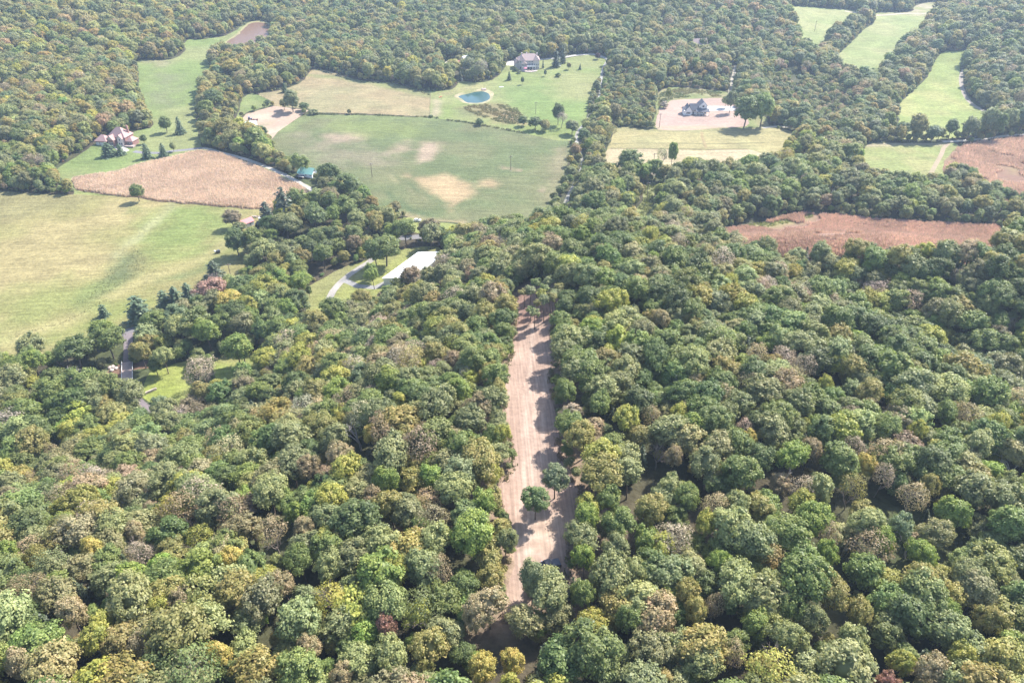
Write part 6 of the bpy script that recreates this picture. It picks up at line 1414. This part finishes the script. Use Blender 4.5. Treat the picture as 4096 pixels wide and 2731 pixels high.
def fence(px, label, sp=6.0):
    P = XY(px); L_ = smoothpoly(P, False, sp); e = empty('wire_fence', (L_[0][0], L_[0][1], float(H(*L_[0])))); tag(e, label, 'fence'); o0 = np.array(e.location)
    me = None
    for q_ in L_:
        if me is None: b = B().cyl(0, 0, -.2, 1.3, .09, .08, 6).build('post', M['pole'], e); me = b.data
        else: b = link('post', me, e)
        b.location = Vector((q_[0], q_[1], float(H(*q_)))) - Vector(o0)
    for zz in (.5, .85, 1.2):
        W = [(q_[0] - o0[0], q_[1] - o0[1], float(H(*q_)) - o0[2] + zz) for q_ in L_]; g = tube(W, [.02] * len(W), 4); link('wire', mesh_np('wire', g[0], g[1], [M['pole']]), e)
fence([(1235, 458), (1459, 459), (1638, 467), (1719, 467), (1867, 490), (1944, 505), (2097, 532)], 'wire fence along the top of the bean field')
fence([(1722, 378), (1721, 420), (1719, 466)], 'short wire fence at the right end of the hay field', 4)
fence([(1320, 300), (1434, 322), (1561, 333), (1638, 351), (1722, 379)], 'wire fence along the upper edge of the hay field')
fence([(1026, 377), (1060, 396), (1092, 421), (1040, 438), (985, 456)], 'wire fence round the small green paddock', 4)
k_ = empty('kayak', G(1762, 389), R(-35)); tag(k_, 'orange red kayak lying on the grass left of the blue pond', 'kayak')
yy = np.linspace(-2, 2, 9); ww = .45 * np.sqrt(np.clip(1 - (yy / 2.02) ** 2, 0, 1)); hv = [];
for y_, w_ in zip(yy, ww): hv += [(-w_, y_, .35), (-w_ * .6, y_, .05), (w_ * .6, y_, .05), (w_, y_, .35)]
hb = B().poly(hv, [(4 * i + a, 4 * i + a + 1, 4 * i + 4 + a + 1, 4 * i + 4 + a) for i in range(8) for a in range(3)]); hb.build('hull', M['orange'], k_)
B().poly([(-w_, y_, .36) for y_, w_ in zip(yy, ww)] + [(w_, y_, .36) for y_, w_ in zip(yy, ww)], [(i, i + 1, 9 + i + 1, 9 + i) for i in range(8) if i not in (3, 4)]).build('deck', M['orange'], k_)
dk = empty('dock', G(1936, 360), R(10)); tag(dk, 'small timber dock at the back of the blue pond', 'dock')
for k in range(7): B().box(-1.8, 1.8, -1.8 + k * .55, -1.35 + k * .55, .55, .64).build('plank', M['deck'], dk)
for x in (-1.6, 1.6):
    for y in (-1.6, 1.6): B().cyl(x, y, -.6, .55, .1).build('post', M['grey'], dk)
for x in (-1.2, 1.0): o = B().box(x - .3, x + .3, .6, 1.2, .64, 1.05).build('seat', M['trim'], dk)
for u, v, l in ((1848, 324, 'white ball topped post left of the grey tree'), (1957, 316, 'white post right of the grey tree')):
    e = empty('white_post', G(u, v)); tag(e, l, 'post'); B().cyl(0, 0, 0, 1.8, .3, .25, 8).build('shaft', M['trim'], e); B().cyl(0, 0, 1.8, 2.3, .36, .1, 8).build('cap', M['trim'], e)
e = empty('rowing_boat', G(2005, 349), R(8)); tag(e, 'white upturned boat lying on the lawn', 'boat'); B().poly([(-2, 0, .3), (-1.6, -.6, 0), (1.6, -.6, 0), (2, 0, .1), (1.6, .6, 0), (-1.6, .6, 0), (-1.5, 0, .55), (1.5, 0, .5)], [(0, 1, 6), (1, 2, 7, 6), (2, 3, 7), (3, 4, 7), (4, 5, 6, 7), (5, 0, 6)]).build('hull', M['white'], e)
def car(u, v, yaw, col, label):
    t = empty('parked_car', G(u, v), R(yaw)); tag(t, label, 'car'); B().box(-2.2, 2.2, -.88, .88, .35, .92).build('body', M[col], t); B().poly([(-1.5, -.8, .92), (1.1, -.8, .92), (1.1, .8, .92), (-1.5, .8, .92), (-1.1, -.68, 1.45), (.5, -.68, 1.45), (.5, .68, 1.45), (-1.1, .68, 1.45)], [(0, 1, 5, 4), (1, 2, 6, 5), (2, 3, 7, 6), (3, 0, 4, 7)]).build('windows', M['glass'], t); B().box(-1.12, .52, -.7, .7, 1.45, 1.5).build('car_roof', M[col], t); wheels(t, (-1.35, 1.35), .82, .33)
car(1668, 886, 5, 'white', 'white car on the road verge below the bean field')
t = empty('utility_cart', G(873, 1012), R(20)); tag(t, 'small dark cart parked in tree shade at the pasture edge', 'cart'); B().box(-1.1, 1.1, -.6, .6, .5, 1.1).build('body', M['black'], t); B().box(-.2, .9, -.55, .55, 1.1, 1.6).build('seat', M['dark'], t); wheels(t, (-.7, .7), .6, .3)
e = empty('mailbox', G(862, 1014)); tag(e, 'small white box beside the dark cart at the pasture edge', 'box'); B().cyl(0, 0, 0, 1.0, .08).build('post', M['pole'], e); B().box(-.35, .35, -.3, .3, 1.0, 1.6).build('box', M['trim'], e)

# ------------------------------------------------------------------ the summer haze
def haze():
    bm = bmesh.new(); bmesh.ops.create_cube(bm, size=1.0)
    me = bpy.data.meshes.new('haze'); bm.to_mesh(me); bm.free()
    o = link('haze', me); zmax = max(CAM_Z + 6, 235.0)
    o.scale = (10400, 8600, zmax + 12); o.location = (0, 2480, (zmax - 12) / 2)
    m, nt, out = new_mat('haze')
    v = nd(nt, 'ShaderNodeVolumePrincipled')
    v.inputs['Color'].default_value = (0.60, 0.77, 1.0, 1); v.inputs['Density'].default_value = HAZE_DENSITY
    v.inputs['Anisotropy'].default_value = 0.2
    nt.links.new(v.outputs[0], out.inputs['Volume']); me.materials.append(m)
    tag(o, 'thin blue haze filling the whole valley air', 'haze', None, 'stuff')
haze()
